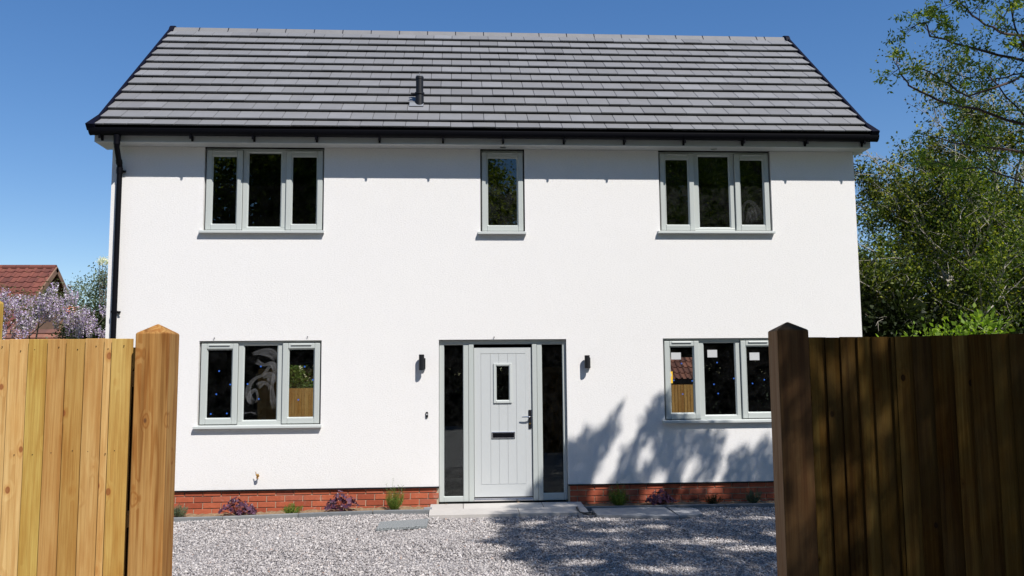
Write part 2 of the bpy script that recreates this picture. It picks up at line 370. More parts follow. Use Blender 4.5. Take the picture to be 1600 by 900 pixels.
# ------------------------------------------------------------------ camera (solved from the facade, eaves and ridge)
F_PX, YAW, PITCH, ROLL = 1336.33, .0621, .1021, -.0085
CAM = Vector((-.2923, -11.1347, 1.6554))
cy, sy, cp, sp = math.cos(YAW), math.sin(YAW), math.cos(PITCH), math.sin(PITCH)
fw = Vector((sy * cp, cy * cp, sp)); rt = Vector((cy, -sy, 0)); up = rt.cross(fw)
R0 = rt * math.cos(ROLL) + up * math.sin(ROLL); U0 = -rt * math.sin(ROLL) + up * math.cos(ROLL)
cd = bpy.data.cameras.new('camera'); cam = bpy.data.objects.new('camera', cd); C.objects.link(cam)
cd.sensor_fit = 'HORIZONTAL'; cd.sensor_width = 36; cd.lens = F_PX / 1600 * 36; cd.clip_end = 2000; cd.clip_start = .05
cam.matrix_world = Matrix(((R0.x, U0.x, -fw.x, CAM.x), (R0.y, U0.y, -fw.y, CAM.y), (R0.z, U0.z, -fw.z, CAM.z), (0, 0, 0, 1)))
scene.camera = cam
def to_px(P):
    """photo coordinates of points, used to keep foliage clear of the drive view"""
    P = np.asarray(P, float) - np.array(CAM); x = P @ np.array(R0); y = P @ np.array(U0); z = P @ np.array(fw)
    zz = np.where(z > .1, z, .1)
    return 800 + F_PX * x / zz, 450 - F_PX * y / zz, z
def at(px, py, Y):
    d = R0 * ((px - 800) / F_PX) - U0 * ((py - 450) / F_PX) + fw
    return CAM + d * ((Y - CAM.y) / d.y)

# ------------------------------------------------------------------ light
SUN = Vector((.61, -1.0, 1.42)).normalized()
sd = bpy.data.lights.new('sun', 'SUN'); sd.energy = 5.0; sd.angle = math.radians(.53); sd.color = (1, .965, .91)
so = bpy.data.objects.new('sun', sd); C.objects.link(so); so.rotation_euler = SUN.to_track_quat('Z', 'Y').to_euler(); so.location = (10, -20, 25)
nt = world.node_tree; bg = nt.nodes['Background']
sky = nt.nodes.new('ShaderNodeTexSky'); sky.sky_type = 'NISHITA'; sky.sun_disc = False
sky.sun_elevation = math.asin(SUN.z); sky.sun_rotation = math.atan2(SUN.x, SUN.y)
sky.air_density = .95; sky.dust_density = .0; sky.ozone_density = 2.2; sky.altitude = 50
hs = nt.nodes.new('ShaderNodeHueSaturation'); hs.inputs['Saturation'].default_value = 1.40; hs.inputs['Hue'].default_value = .509; gm = nt.nodes.new('ShaderNodeGamma'); gm.inputs[1].default_value = .82; nt.links.new(sky.outputs[0], gm.inputs[0]); nt.links.new(gm.outputs[0], hs.inputs['Color'])
nt.links.new(hs.outputs[0], bg.inputs[0]); bg.inputs[1].default_value = .138
vs = scene.view_settings; vs.view_transform = 'Standard'; vs.look = 'None'; vs.gamma = 1; vs.exposure = .30
scene.render.engine = 'CYCLES'
scene.cycles.transparent_max_bounces = 24; scene.cycles.max_bounces = 8

# ------------------------------------------------------------------ ground
def gz(x, y=0):
    t = min(1, max(0, (-x - 1.0) / 2.8)); t = t * t * (3 - 2 * t)
    return -.022 - .045 * t
m = MB(); m.add([(-400, -400, -.20), (400, -400, -.20), (400, 400, -.20), (-400, 400, -.20)], [(0, 1, 2, 3)])
o = m.build('ground', M['grass']); tag(o, kind='structure')
nx, ny = 60, 6
xs = np.linspace(-9, 9, nx); ys = np.array([-18., -12., -8., -4., -2., 0.05])
V = [(x, y, gz(x) - .012) for y in ys for x in xs]; Fc = [(j * nx + i, j * nx + i + 1, (j + 1) * nx + i + 1, (j + 1) * nx + i) for j in range(ny - 1) for i in range(nx - 1)]
o = link('gravel_drive', fast_mesh('gravel_drive', V, Fc), M['gravelbase']); tag(o, kind='structure')
# loose stones: granite chippings lying over the drive where it is seen
def stones():
    rng = np.random.default_rng(5)
    n = 190000
    P = np.stack([rng.uniform(-4.6, 4.9, n), -.34 - (rng.random(n) ** 1.0) * 4.6], 1)
    keep = ~((P[:, 0] > -.64) & (P[:, 0] < 1.22) & (P[:, 1] > -.73))
    P = P[keep]; n = len(P)
    g = np.array([gz(x) for x in P[:, 0]])
    mound = .006 * np.sin(P[:, 0] * 3.1 + 1.3 * np.sin(P[:, 1] * 2)) + .006 * np.sin(P[:, 1] * 4.3 + P[:, 0])
    s = .0047 * np.exp(rng.normal(0, .38, n)).clip(.5, 2.1)
    base = np.array([(x, y, z) for x in (-1, 1) for y in (-1, 1) for z in (-1, 1)], float)
    V = base[None] * (1 + rng.uniform(-.42, .42, (n, 8, 3)))
    V *= np.stack([rng.uniform(.8, 1.35, n), rng.uniform(.7, 1.2, n), rng.uniform(.45, .85, n)], 1)[:, None, :] * s[:, None, None]
    a, bb, cc = rng.uniform(0, 6.283, n), rng.normal(0, .45, n), rng.normal(0, .45, n)
    def rot(V, i, j, t):
        c, s_ = np.cos(t)[:, None], np.sin(t)[:, None]; x, y = V[:, :, i].copy(), V[:, :, j].copy()
        V[:, :, i] = x * c - y * s_; V[:, :, j] = x * s_ + y * c
    rot(V, 0, 2, bb); rot(V, 1, 2, cc); rot(V, 0, 1, a)
    V[:, :, 0] += P[:, 0][:, None]; V[:, :, 1] += P[:, 1][:, None]
    V[:, :, 2] += (g + mound + rng.uniform(-.006, .006, n))[:, None]
    q = np.array([(0, 1, 3, 2), (4, 6, 7, 5), (0, 4, 5, 1), (2, 3, 7, 6), (0, 2, 6, 4), (1, 5, 7, 3)])
    Fq = (q[None] + (np.arange(n) * 8)[:, None, None]).reshape(-1, 4)
    return fast_mesh('gravel', V.reshape(-1, 3), Fq)
o = link('gravel', stones(), M['stone']); tag(o, 'loose pinkish grey granite chippings covering the drive', 'gravel', kind='stuff')

# planting bed soil
for (xa, xb) in ((-4.9, -.62), (1.26, 5.2)):
    n = 90; m = MB(); vs_ = []; fs_ = []
    rows = [-.36, -.25, -.12, .02]
    for j, y in enumerate(rows):
        for i in range(n):
            x = xa + (xb - xa) * i / (n - 1)
            z = gz(x) + .022 + random.uniform(-.012, .012) + (.012 if j == 3 else 0)
            vs_.append((x, y + random.uniform(-.01, .01) * (0 < j < 3), z))
    for j in range(3):
        for i in range(n - 1): fs_.append((j * n + i, j * n + i + 1, (j + 1) * n + i + 1, (j + 1) * n + i))
    m.add(vs_, fs_, 0, True); o = m.build('planting_bed', M['soil']); tag(o, kind='structure')
# edging
m = MB()
def edging(xa, xb, step=.9):
    x = xa
    while x < xb - .05:
        x2 = min(xb, x + step) - .006
        def pt(x, y, dz): return (x, y, gz(x) + dz)
        t = (x + 4.8) / 4.2
        y0 = lambda x: -.385 + .0 * x
        vs_ = [pt(a, y0(a) + b, c) for a in (x, x2) for b in (0, .05) for c in (-.1, .052)]
        m.add(vs_, [(0, 1, 3, 2), (4, 6, 7, 5), (0, 4, 5, 1), (2, 3, 7, 6), (0, 2, 6, 4), (1, 5, 7, 3)])
        x += step
edging(-4.95, -.66); edging(1.24, 5.2)
o = m.build('kerb_edging', M['kerb'], bevel=.008); tag(o, kind='structure')
# door step paving
m = MB()
for (xa, xb, ya, yb) in ((-.66, -.25, -.34, -.004), (-.244, .75, -.34, -.004), (.756, 1.26, -.34, -.004), (-.66, .42, -.72, -.346), (.426, 1.26, -.72, -.346)):
    vs_ = [(x, y, z) for x in (xa, xb) for y in (ya, yb) for z in (-.12, .018 + (y + .72) * .03)]
    m.add(vs_, [(0, 1, 3, 2), (4, 6, 7, 5), (0, 4, 5, 1), (2, 3, 7, 6), (0, 2, 6, 4), (1, 5, 7, 3)])
o = m.build('doorstep_paving', M['paving'], bevel=.004); tag(o, kind='structure')

# ------------------------------------------------------------------ the house
XL, XR, ZB, ZT, YB = -4.767, 5.0875, .2469, 4.655, 4.87
house = empty('house', (0, 0, 0), 'new white rendered two storey house with grey tiled roof and grey windows', 'house')
OPEN = {'UL': (-3.596, -2.056, 3.53, ZT), 'UM': (-.008, .580, 3.52, ZT), 'UR': (2.388, 3.925, 3.535, ZT),
        'LL': (-3.598, -2.057, 1.035, 2.128), 'LR': (2.385, 3.925, 1.035, 2.126), 'D': (-.5555, 1.105, .03, 2.126)}
def wall_grid(mb, u0, u1, z0, z1, y0, y1, holes, axis='x', mi=0):
    us = sorted({u0, u1, *[h[0] for h in holes], *[h[1] for h in holes]}); zs = sorted({z0, z1, *[h[2] for h in holes], *[h[3] for h in holes]})
    us = [u for u in us if u0 <= u <= u1]; zs = [z for z in zs if z0 <= z <= z1]
    def solid(i, j):
        if i < 0 or j < 0 or i >= len(us) - 1 or j >= len(zs) - 1: return False
        a, b = (us[i] + us[i + 1]) / 2, (zs[j] + zs[j + 1]) / 2
        return not any(h[0] < a < h[1] and h[2] < b < h[3] for h in holes)
    def P(u, y, z): return (u, y, z) if axis == 'x' else (y, u, z)
    for i in range(len(us) - 1):
        for j in range(len(zs) - 1):
            if not solid(i, j): continue
            a, b, c, d = us[i], us[i + 1], zs[j], zs[j + 1]
            for y in (y0, y1): mb.add([P(a, y, c), P(b, y, c), P(b, y, d), P(a, y, d)], [(0, 1, 2, 3)], mi)
            if not solid(i - 1, j): mb.add([P(a, y0, c), P(a, y1, c), P(a, y1, d), P(a, y0, d)], [(0, 1, 2, 3)], mi)
            if not solid(i + 1, j): mb.add([P(b, y0, c), P(b, y1, c), P(b, y1, d), P(b, y0, d)], [(0, 1, 2, 3)], mi)
            if not solid(i, j - 1): mb.add([P(a, y0, c), P(b, y0, c), P(b, y1, c), P(a, y1, c)], [(0, 1, 2, 3)], mi)
            if not solid(i, j + 1): mb.add([P(a, y0, d), P(b, y0, d), P(b, y1, d), P(a, y1, d)], [(0, 1, 2, 3)], mi)
REAR = [(-3.47, -2.45, .05, 1.93), (3.30, 4.12, .05, 2.02)]
mb = MB()
wall_grid(mb, XL, XR, ZB + .012, ZT, 0, .30, [(a, b, max(c, ZB - 1), d) for a, b, c, d in OPEN.values()])
wall_grid(mb, XL, XR, ZB + .012, ZT + .25, YB - .3, YB, REAR)
wall_grid(mb, .30, YB - .3, ZB + .012, ZT, XL, XL + .3, [], 'y'); wall_grid(mb, .30, YB - .3, ZB + .012, ZT, XR - .3, XR, [], 'y')
for xa, xb in ((XL, XL + .3), (XR - .3, XR)):   # gables
    prof = [(.01, ZT), (YB, ZT), (YB, ZT + .27), (2.434, 7.02), (.01, ZT + .27)]
    mb.prism([(y, z) for y, z in prof], xa, xb)
bm_ = mb.build('rendered_wall', M['render'], house)
# bead at the foot of the render
mb = MB()
for xa, xb in ((XL - .004, OPEN['D'][0]), (OPEN['D'][1], XR + .004)): mb.box(xa, xb, -.014, .02, ZB - .006, ZB + .012)
mb.build('base_bead', M['blackmatt'], house)
# brick plinth
rr = random.Random(3)
for side, seg in enumerate(((XL, OPEN['D'][0] - .004), (OPEN['D'][1] + .004, XR))):
    br = MB()
    for row in range(6):
        z1 = .2409 if row == 0 else .186 - .0745 * (row - 1) - .0115
        z0 = .186 if row == 0 else z1 - .064
        off = 0 if row % 2 else .1125
        x = XL + .02 - .225 + (-3.6157 + 4.7475) % .225 + off
        while x < XR:
            a, b = max(x + .005, XL + .02), min(x + .22, XR - .02)
            a2, b2 = max(a, seg[0] + .02), min(b, seg[1])
            if b2 - a2 > .03: br.box(a2, b2, .010 + rr.uniform(-.002, .003), .05, z0, z1)
            x += .225
    plinth = br.build('brick_plinth', M['brick'], house, bevel=.004)
    mort = MB()
    if side == 0:
        mort.box(XL + .03, OPEN['D'][0] - .002, .022, .28, -.25, ZB - .006); mort.box(XL + .03, XL + .28, .282, YB - .02, -.25, ZB - .006)
    else:
        mort.box(OPEN['D'][1] + .002, XR - .03, .022, .28, -.25, ZB - .006); mort.box(XR - .28, XR - .03, .282, YB - .02, -.25, ZB - .006)
        mort.box(XL + .29, XR - .29, YB - .28, YB - .022, -.25, .04)
    mort.build('mortar', M['mortar'], plinth)

# window makers --------------------------------------------------
def ring(mb, x0, x1, z0, z1, w, y0, y1, wt=None, wb=None):
    wt = wt or w; wb = wb or w
    mb.box(x0, x0 + w, y0, y1, z0, z1); mb.box(x1 - w, x1, y0, y1, z0, z1)
    mb.box(x0 + w, x1 - w, y0, y1, z1 - wt, z1); mb.box(x0 + w, x1 - w, y0, y1, z0, z0 + wb)
def pane(name, x0, x1, z0, z1, y, m_, parent):
    return box(name, (x0, x1, y, y + .006, z0, z1), m_, parent)
def slope_ring(mb, x0, x1, z0, z1, w, yo, yi):
    """glazing bead: sloping faces from the sash face down to the glass"""
    o_ = [(x0, z0), (x1, z0), (x1, z1), (x0, z1)]; i_ = [(x0 + w, z0 + w), (x1 - w, z0 + w), (x1 - w, z1 - w), (x0 + w, z1 - w)]
    vs_ = [(a, yo, b) for a, b in o_] + [(a, yi, b) for a, b in i_]
    mb.add(vs_, [(k, (k + 1) % 4, 4 + (k + 1) % 4, 4 + k) for k in range(4)])
def sash(x0, x1, z0, z1, parent, gm, name='casement', vent=True):
    mb = MB(); w = .068
    ring(mb, x0, x1, z0, z1, w, .016, .068)
    slope_ring(mb, x0 + w - .001, x1 - w + .001, z0 + w - .001, z1 - w + .001, .016, .0165, .0445)
    s = mb.build(name, M['frame'], parent, bevel=.008, seg=3)
    mb = MB(); ring(mb, x0 - .004, x1 + .004, z0 - .004, z1 + .004, .012, .040, .0425); mb.build('gasket', M['gasket'], parent)  # dark ring added to deepen the shadow line round the casement
    return s
def window(key, three=True, glass=('glass', 'glass', 'glass'), top_hidden=True):
    x0, x1, z0, z1 = OPEN[key]; W = x1 - x0
    wf = 'window'
    mb = MB(); zb = z0 + .028
    fo = .05
    if three:
        xa, xb = x0 + .014, x1 - .014
        m1, m2 = x0 + .485, x0 + 1.043
        ring(mb, xa, xb, zb, z1 - .004, .045, .044, .105)
        for mx in (m1 + .030, m2 - .030): mb.box(mx - .03, mx + .03, .044, .105, zb + .045, z1 - .049)
        mb2 = slope_ring(mb, m1 + .058, m2 - .058, zb + .043, z1 - .047, .016, .0442, .064)
    else:
        ring(mb, x0 + .014, x1 - .014, zb, z1 - .004, .045, .044, .105)
    win = mb.build(wf, M['frame'], house, bevel=.004)
    gk = MB()
    if three:
        sA = sash(x0 + .022, x0 + .484, zb + .008, z1 - .034, win, glass[0]); sC = sash(x0 + 1.046, x1 - .022, zb + .008, z1 - .034, win, glass[2])
        gl = [(x0 + .09, x0 + .416, zb + .076, z1 - .102), (m1 + .06, m2 - .06, zb + .045, z1 - .049), (x0 + 1.114, x1 - .09, zb + .076, z1 - .102)]
        sashes = [(x0 + .022, x0 + .484), (x0 + 1.046, x1 - .022)]
    else:
        sA = sash(x0 + .02, x1 - .02, zb + .008, z1 - .034, win, glass[0])
        gl = [(x0 + .088, x1 - .088, zb + .076, z1 - .102)]
        sashes = [(x0 + .02, x1 - .02)]
    panes = []
    for k, g in enumerate(gl):
        yy = .066 if (three and k == 1) else .046
        ring(gk, g[0] - .001, g[1] + .001, g[2] - .001, g[3] + .001, .005, yy - .002, yy + .004)
        panes.append(pane('pane', g[0], g[1], g[2], g[3], yy, M[glass[k if three else 0]], win))
    gk.build('gasket', M['gasket'], win)
    for a, b in sashes:    # trickle vents on the head of each opening sash
        c = (a + b) / 2; v = box('trickle_vent', (c - .13, c + .13, .002, .0155, z1 - .062, z1 - .044), M['frame2'], win, .004)
    s = MB(); s.prism([(-.058, z0 - .014), (-.058, z0 + .016), (-.052, z0 + .020), (.06, z0 + .030), (.06, z0 - .002), (-.004, z0 - .014)], x0 - .035, x1 + .012)
    s.build('sill', M['frame2'], win, bevel=.003)
    return win, gl
wUL, _ = window('UL'); wUM, _ = window('UM', False, ('glass_dark',)); wUR, gUR = window('UR', True, ('glass_dark', 'glass_dark', 'glass_dark'))
wLL, gLL = window('LL', True, ('glass_dirty', 'glass_dirty', 'glass_dirty')); wLR, gLR = window('LR', True, ('glass_dirty', 'glass_dirty', 'glass_dirty'))
tag(wUL, 'upstairs left three light window reflecting dark trees'); tag(wUM, 'narrow single light window upstairs above the door')
tag(wUR, 'upstairs right three light window'); tag(wLL, 'downstairs left window with smeared middle glass and blue dots'); tag(wLR, 'downstairs right window with white paper labels and blue dots')
def disc(name, x, z, r, y, m_, parent, n=14, t=.002, rx=1):
    mb = MB(); mb.add([(x + rx * r * math.cos(6.2832 * k / n), y, z + r * math.sin(6.2832 * k / n)) for k in range(n)] + [(x + rx * r * math.cos(6.2832 * k / n), y - t, z + r * math.sin(6.2832 * k / n)) for k in range(n)],
        [tuple(range(n)), tuple(range(2 * n - 1, n - 1, -1))] + [(k, (k + 1) % n, n + (k + 1) % n, n + k) for k in range(n)])
    return mb.build(name, m_, parent)
for (u, v) in ((312, 349), (399, 454), (290, 530), (247, 684), (372, 680), (635, 313), (531, 450), (619, 567), (980, 314), (1044, 417), (931, 573)):
    q = at(280 + u / 5, 510 + v / 5, .044); mid = 470 < u < 790
    disc('protective_dot', q.x, q.z, .010, .0645 if mid else .0445, M['bluedot'], wLL)
for (u, v) in ((292, 306), (238, 424), (367, 428), (300, 521), (545, 299), (663, 411), (523, 452), (553, 517), (874, 420), (791, 446)):
    q = at(1000 + u / 4.5, 500 + v / 4.5, .044); mid = 440 < u < 690
    disc('protective_dot', q.x, q.z, .0095, .0645 if mid else .0445, M['bluedot'], wLR)
for (u0, v0, u1, v1) in ((218, 229, 288, 277), (476, 210, 546, 262), (769, 229, 840, 282)):
    a = at(1000 + u0 / 4.5, 500 + v0 / 4.5, .044); b = at(1000 + u1 / 4.5, 500 + v1 / 4.5, .044); y = .0635 if 440 < u0 < 690 else .0435
    box('paper_label', (a.x, b.x, y - .001, y, b.z, a.z), M['paper'], wLR)
a = at(1000 + 212 / 4.5, 500 + 362 / 4.5, .044); b = at(1000 + 231 / 4.5, 500 + 444 / 4.5, .044)
box('yellow_sticker', (a.x - .006, b.x, .0425, .0435, b.z, a.z), M['yellow'], wLR)
disc('sticker_emblem', a.x + .006, (a.z + b.z) / 2 + .03, .022, .0422, M['paper'], wLR, rx=.5)

# wiped residue: thin streaky film on the glass
def m_film(name, amt):
    m, nt, b = mat(name); nt.nodes.remove(b); v = coords(nt)
    tr = nt.nodes.new('ShaderNodeBsdfTransparent'); df = nt.nodes.new('ShaderNodeBsdfDiffuse'); df.inputs[0].default_value = (.5, .5, .51, 1)
    uvn = nt.nodes.new('ShaderNodeUVMap'); mp = nt.nodes.new('ShaderNodeMapping'); nt.links.new(uvn.outputs[0], mp.inputs[0]); mp.inputs['Scale'].default_value = (6, 1.2, 1)
    st = noise(nt, mp.outputs[0], 3.0, 5, .65, .5)
    sep = nt.nodes.new('ShaderNodeSeparateXYZ'); nt.links.new(uvn.outputs[0], sep.inputs[0])
    edge = ramp(nt, sep.outputs[0], [(0, (0, 0, 0)), (.15, (.9, .9, .9)), (.3, (.6, .6, .6)), (.7, (.55, .55, .55)), (.88, (1, 1, 1)), (1, (0, 0, 0))])
    ends = ramp(nt, sep.outputs[1], [(0, (0, 0, 0)), (.12, (1, 1, 1)), (.8, (1, 1, 1)), (1, (0, 0, 0))])
    f = math_n(nt, 'MULTIPLY', math_n(nt, 'MULTIPLY', edge, ends), math_n(nt, 'MULTIPLY', ramp(nt, st, [(.3, (.15, .15, .15)), (.7, (1, 1, 1))]), amt))
    mx = nt.nodes.new('ShaderNodeMixShader'); nt.links.new(f, mx.inputs[0]); nt.links.new(tr.outputs[0], mx.inputs[1]); nt.links.new(df.outputs[0], mx.inputs[2])
    nt.links.new(mx.outputs[0], nt.nodes['Material Output'].inputs[0]); return m
M['film'] = m_film('cleaning_residue', .21); M['film2'] = m_film('faint_residue', .08)
def stroke(pts, w, y, parent, ox, oy, zf, fm='film'):
    P = [at(ox + u / zf, oy + v / zf, y) for u, v in pts]; Q = []
    for i in range(len(P) - 1):
        p0, p1, p2, p3 = P[max(i - 1, 0)], P[i], P[i + 1], P[min(i + 2, len(P) - 1)]
        for k_ in range(6):
            t = k_ / 6; Q.append(.5 * ((2 * p1) + (p2 - p0) * t + (2 * p0 - 5 * p1 + 4 * p2 - p3) * t * t + (3 * p1 - p0 - 3 * p2 + p3) * t ** 3))
    Q.append(P[-1]); V = []; F = []; UV = []
    for i, q in enumerate(Q):
        d = (Q[min(i + 1, len(Q) - 1)] - Q[max(i - 1, 0)]).normalized(); n_ = Vector((-d.z, 0, d.x)); t = i / (len(Q) - 1); ww = w * (.75 + .35 * math.sin(t * 5 + w * 90))
        V += [q + n_ * ww * .5, q - n_ * ww * .5]; UV += [(0, t), (1, t)]
    for i in range(len(Q) - 1): F.append((2 * i, 2 * i + 1, 2 * i + 3, 2 * i + 2))
    me = bpy.data.meshes.new('smear'); me.from_pydata(V, [], F); uv = me.uv_layers.new(name='UVMap')
    for l in me.loops: uv.data[l.index].uv = UV[l.vertex_index]
    return link('smear', me, M[fm], parent)
for k_, (pts, w) in enumerate(((((575, 600), (540, 545), (545, 470), (590, 410), (650, 380), (700, 320), (725, 285)), .085), (((720, 270), (745, 340), (730, 430), (725, 500), (735, 580), (760, 640)), .10),
        (((570, 215), (640, 200), (720, 210), (760, 260)), .12), (((590, 600), (612, 560), (600, 500), (560, 520), (545, 580), (585, 605)), .05), (((610, 470), (660, 440), (700, 460), (715, 495)), .09),
        (((600, 270), (660, 300), (720, 290), (760, 330)), .10), (((500, 680), (560, 672), (600, 684)), .03), (((650, 400), (690, 380), (720, 400), (715, 450)), .12))):
    stroke(pts, w, .0655 - .0003 * k_, wLL, 280, 510, 5)
for k_, (pts, w) in enumerate((((625, 640), (640, 600), (680, 600), (715, 640)), ), ) if False else enumerate(((((622, 735), (630, 640), (670, 605), (715, 650), (735, 730)), .10), (((650, 740), (680, 660), (700, 740)), .12))):
    stroke(pts, w, .0455 - .0003 * k_, wUR, 1000, 160, 3.9125, 'film2')

# front door set --------------------------------------------------
dx0, dx1, dz0, dz1 = OPEN['D']; k = 1.6605 / 605
ddx = lambda u: dx0 + (u - 137) * k
ddz = lambda v: 2.126 - (v - 62) * (2.126 - .055) / 760
mb = MB(); yF0, yF1 = .05, .12
mb.box(dx0 + .004, ddx(160), yF0, yF1, ddz(822), dz1 - .004); mb.box(ddx(725), dx1 - .004, yF0, yF1, ddz(822), dz1 - .004)
mb.box(ddx(252), ddx(276), yF0, yF1, ddz(822), dz1 - .06); mb.box(ddx(277), ddx(301), yF0 - .006, yF1, ddz(822), dz1 - .06)
mb.box(ddx(579), ddx(601), yF0 - .006, yF1, ddz(822), dz1 - .06); mb.box(ddx(602), ddx(625), yF0, yF1, ddz(822), dz1 - .06)
mb.box(ddx(160), ddx(725), yF0 + .001, yF1, dz1 - .06, dz1 - .004)
mb.box(ddx(160), ddx(252), yF0 + .001, yF1 - .001, ddz(822), ddz(798)); mb.box(ddx(625), ddx(725), yF0 + .001, yF1 - .001, ddz(822), ddz(790))
slope_ring(mb, ddx(158), ddx(254), ddz(800), dz1 - .058, .010, yF0 + .0005, .07); slope_ring(mb, ddx(623), ddx(727), ddz(792), dz1 - .058, .010, yF0 + .0005, .07)
dframe = mb.build('door_frame', M['frame'], house, bevel=.005)
pane('sidelight_pane', ddx(160), ddx(252), ddz(798), dz1 - .06, .072, M['glass_dirty'], dframe)
pane('sidelight_pane', ddx(625), ddx(725), ddz(790), dz1 - .06, .072, M['glass_dirty'], dframe)
mb = MB(); mb.box(ddx(301), ddx(579), .035, .13, ddz(821), ddz(813)); mb.box(ddx(303), ddx(577), .045, .13, ddz(812), ddz(808)); mb.build('threshold', M['chrome'], dframe, .002)
box('door_seal', (ddx(301), ddx(579), .072, .128, ddz(809), ddz(804)), M['gasket'], dframe)
# door leaf: boards between grooves so the lines are real
door = MB(); ya = .075; X0, X1, Z0, Z1 = ddx(303), ddx(577), ddz(803), ddz(100)
wx0, wx1, wz0, wz1 = ddx(399), ddx(478), ddz(362), ddz(178)
gx0, gx1, gz0, gz1 = ddx(335), ddx(547), ddz(745), ddz(130); g = .0035
ring(door, X0, X1, Z0, Z1, gx0 - X0 - g, ya, ya + .04, Z1 - gz1 - g, gz0 - Z0 - g)
def hole_box(x0, x1, z0, z1, y0, y1):
    if x1 <= wx0 or x0 >= wx1: door.box(x0, x1, y0, y1, z0, z1); return
    door.box(x0, x1, y0, y1, z0, wz0); door.box(x0, x1, y0, y1, wz1, z1)
    if x0 < wx0: door.box(x0, wx0, y0, y1, wz0, wz1)
    if x1 > wx1: door.box(wx1, x1, y0, y1, wz0, wz1)
cuts = [gx0] + [ddx(u) for u in (380, 420, 462, 503)] + [gx1]
for a, b in zip(cuts[:-1], cuts[1:]): hole_box(a + g * .5, b - g * .5, gz0 + g * .4, gz1 - g * .4, ya + .001, ya + .04)
hole_box(gx0 - .02, gx1 + .02, gz0 - .02, gz1 + .02, ya + .006, ya + .03)
door_o = door.build('door', M['door'], house, bevel=.0012, seg=1)
mb = MB(); ring(mb, ddx(395), ddx(482), ddz(365), ddz(175), .032, ya - .016, ya + .02)
slope_ring(mb, ddx(395) + .030, ddx(482) - .030, ddz(365) + .030, ddz(175) - .030, .010, ya - .0155, ya + .004)
mb.build('door_window_frame', M['frame2'], door_o, bevel=.006, seg=3)
pane('door_window_pane', ddx(395) + .03, ddx(482) - .03, ddz(365) + .03, ddz(175) - .03, ya + .005, M['glass_dirty'], door_o)
mb = MB(); mb.box(ddx(385), ddx(496), ya - .012, ya + .004, ddz(531), ddz(500)); mb.build('letterbox', M['chrome'], door_o, bevel=.004)
mb = MB(); mb.box(ddx(390), ddx(491), ya - .020, ya - .0125, ddz(527), ddz(505)); mb.build('letterbox_flap', M['black'], door_o, bevel=.005)
mb = MB(); mb.box(ddx(560), ddx(573), ya - .012, ya + .002, ddz(487), ddz(398)); mb.build('handle_plate', M['blackmatt'], door_o, bevel=.005, seg=3)  # plate coloured black to carry the dark reflections of chrome
mb = MB(); zc = ddz(431); mb.tube([(ddx(566), ya - .01, zc), (ddx(566), ya - .052, zc)], .009, 12); mb.tube([(ddx(566), ya - .05, zc), (ddx(550), ya - .055, zc + .002), (ddx(527), ya - .05, zc)], [.0095, .009, .007], 12)
mb.build('handle', M['chrome'], door_o)
mb = MB(); mb.tube([(ddx(566.5), ya - .012, ddz(463)), (ddx(566.5), ya - .018, ddz(463))], .010, 16); mb.build('lock_cylinder', M['brass'], door_o)

# eaves -----------------------------------------------------------
mb = MB(); mb.box(-4.91, 5.225, -.222, -.200, 4.655, 4.83)
mb.box(-4.91, -4.89, -.1995, .18, 4.655, 4.84); mb.box(5.205, 5.225, -.1995, .18, 4.655, 4.84)
mb.build('fascia', M['fascia'], house, bevel=.002)
mb = MB(); mb.box(-4.889, 5.204, -.1995, -.001, 4.6556, 4.672); mb.box(-4.889, XL - .001, .0, .17, 4.6556, 4.672); mb.box(XR + .001, 5.204, .0, .17, 4.6556, 4.672)
mb.build('soffit', M['fascia'], house, bevel=.001)
for i, x in enumerate((.29, 3.12)):
    mb = MB(); mb.tube([(x, -.11, 4.6554), (x, -.11, 4.650)], .042, 20); mb.build('soffit_light', M['chrome'], house)
gut = MB(); gc, gzt, rY_, rZ_ = -.298, 4.790, .062, .072
prof = [(gc + rY_ * math.cos(math.pi * t / 14), gzt - rZ_ * math.sin(math.pi * t / 14)) for t in range(15)]
prof_in = [(gc + (rY_ - .004) * math.cos(math.pi * t / 14), gzt - (rZ_ - .004) * math.sin(math.pi * t / 14)) for t in range(14, -1, -1)]
gut.prism(prof + prof_in, -4.925, 5.272)
gut.prism([(gc - .064, gzt - .004), (gc - .064, gzt + .012), (gc - .054, gzt + .012), (gc - .054, gzt - .004)], -4.925, 5.272)
for x in (-4.935, 5.272): gut.prism([(gc + (rY_ + .004) * math.cos(math.pi * t / 14), gzt + .01 - (rZ_ + .012) * math.sin(math.pi * t / 14)) for t in range(15)], x, x + .012)
gutter = gut.build('gutter', M['black'], house)
for x in (-4.808, -3.688, -2.91, -2.116, -1.315, -.498, .284, 1.082, 1.879, 2.674, 3.467, 4.32, 5.10):
    mb = MB(); e = .004
    pr2 = [(gc + (rY_ + e) * math.cos(math.pi * t / 10), gzt - (rZ_ + e) * math.sin(math.pi * t / 10)) for t in range(11)]
    mb.prism(pr2, x - .013, x + .013)
    mb.prism([(-.224, gzt), (-.224, 4.668), (-.236, 4.664), (-.262, 4.715), (-.24, gzt)], x - .013, x + .013)
    mb.prism([(gc - .035, 4.725), (gc - .030, 4.675), (gc - .018, 4.675), (gc - .008, 4.715)], x - .011, x + .011)
    mb.build('gutter_bracket', M['black'], gutter)
mb = MB(); xg = -4.60
mb.tube([(xg, -.298, 4.72), (xg, -.298, 4.62)], [.045, .038], 14); mb.tube([(xg, -.298, 4.64), (xg, -.298, 4.60), (xg - .01, -.27, 4.57), (xg - .04, -.10, 4.42), (xg - .045, -.062, 4.38), (xg - .045, -.062, 4.33)], .034, 14)
mb.tube([(xg - .045, -.062, 4.36), (xg - .045, -.062, .0)], .0335, 14); mb.tube([(xg - .045, -.062, 4.36), (xg - .045, -.062, 4.28)], .039, 14)
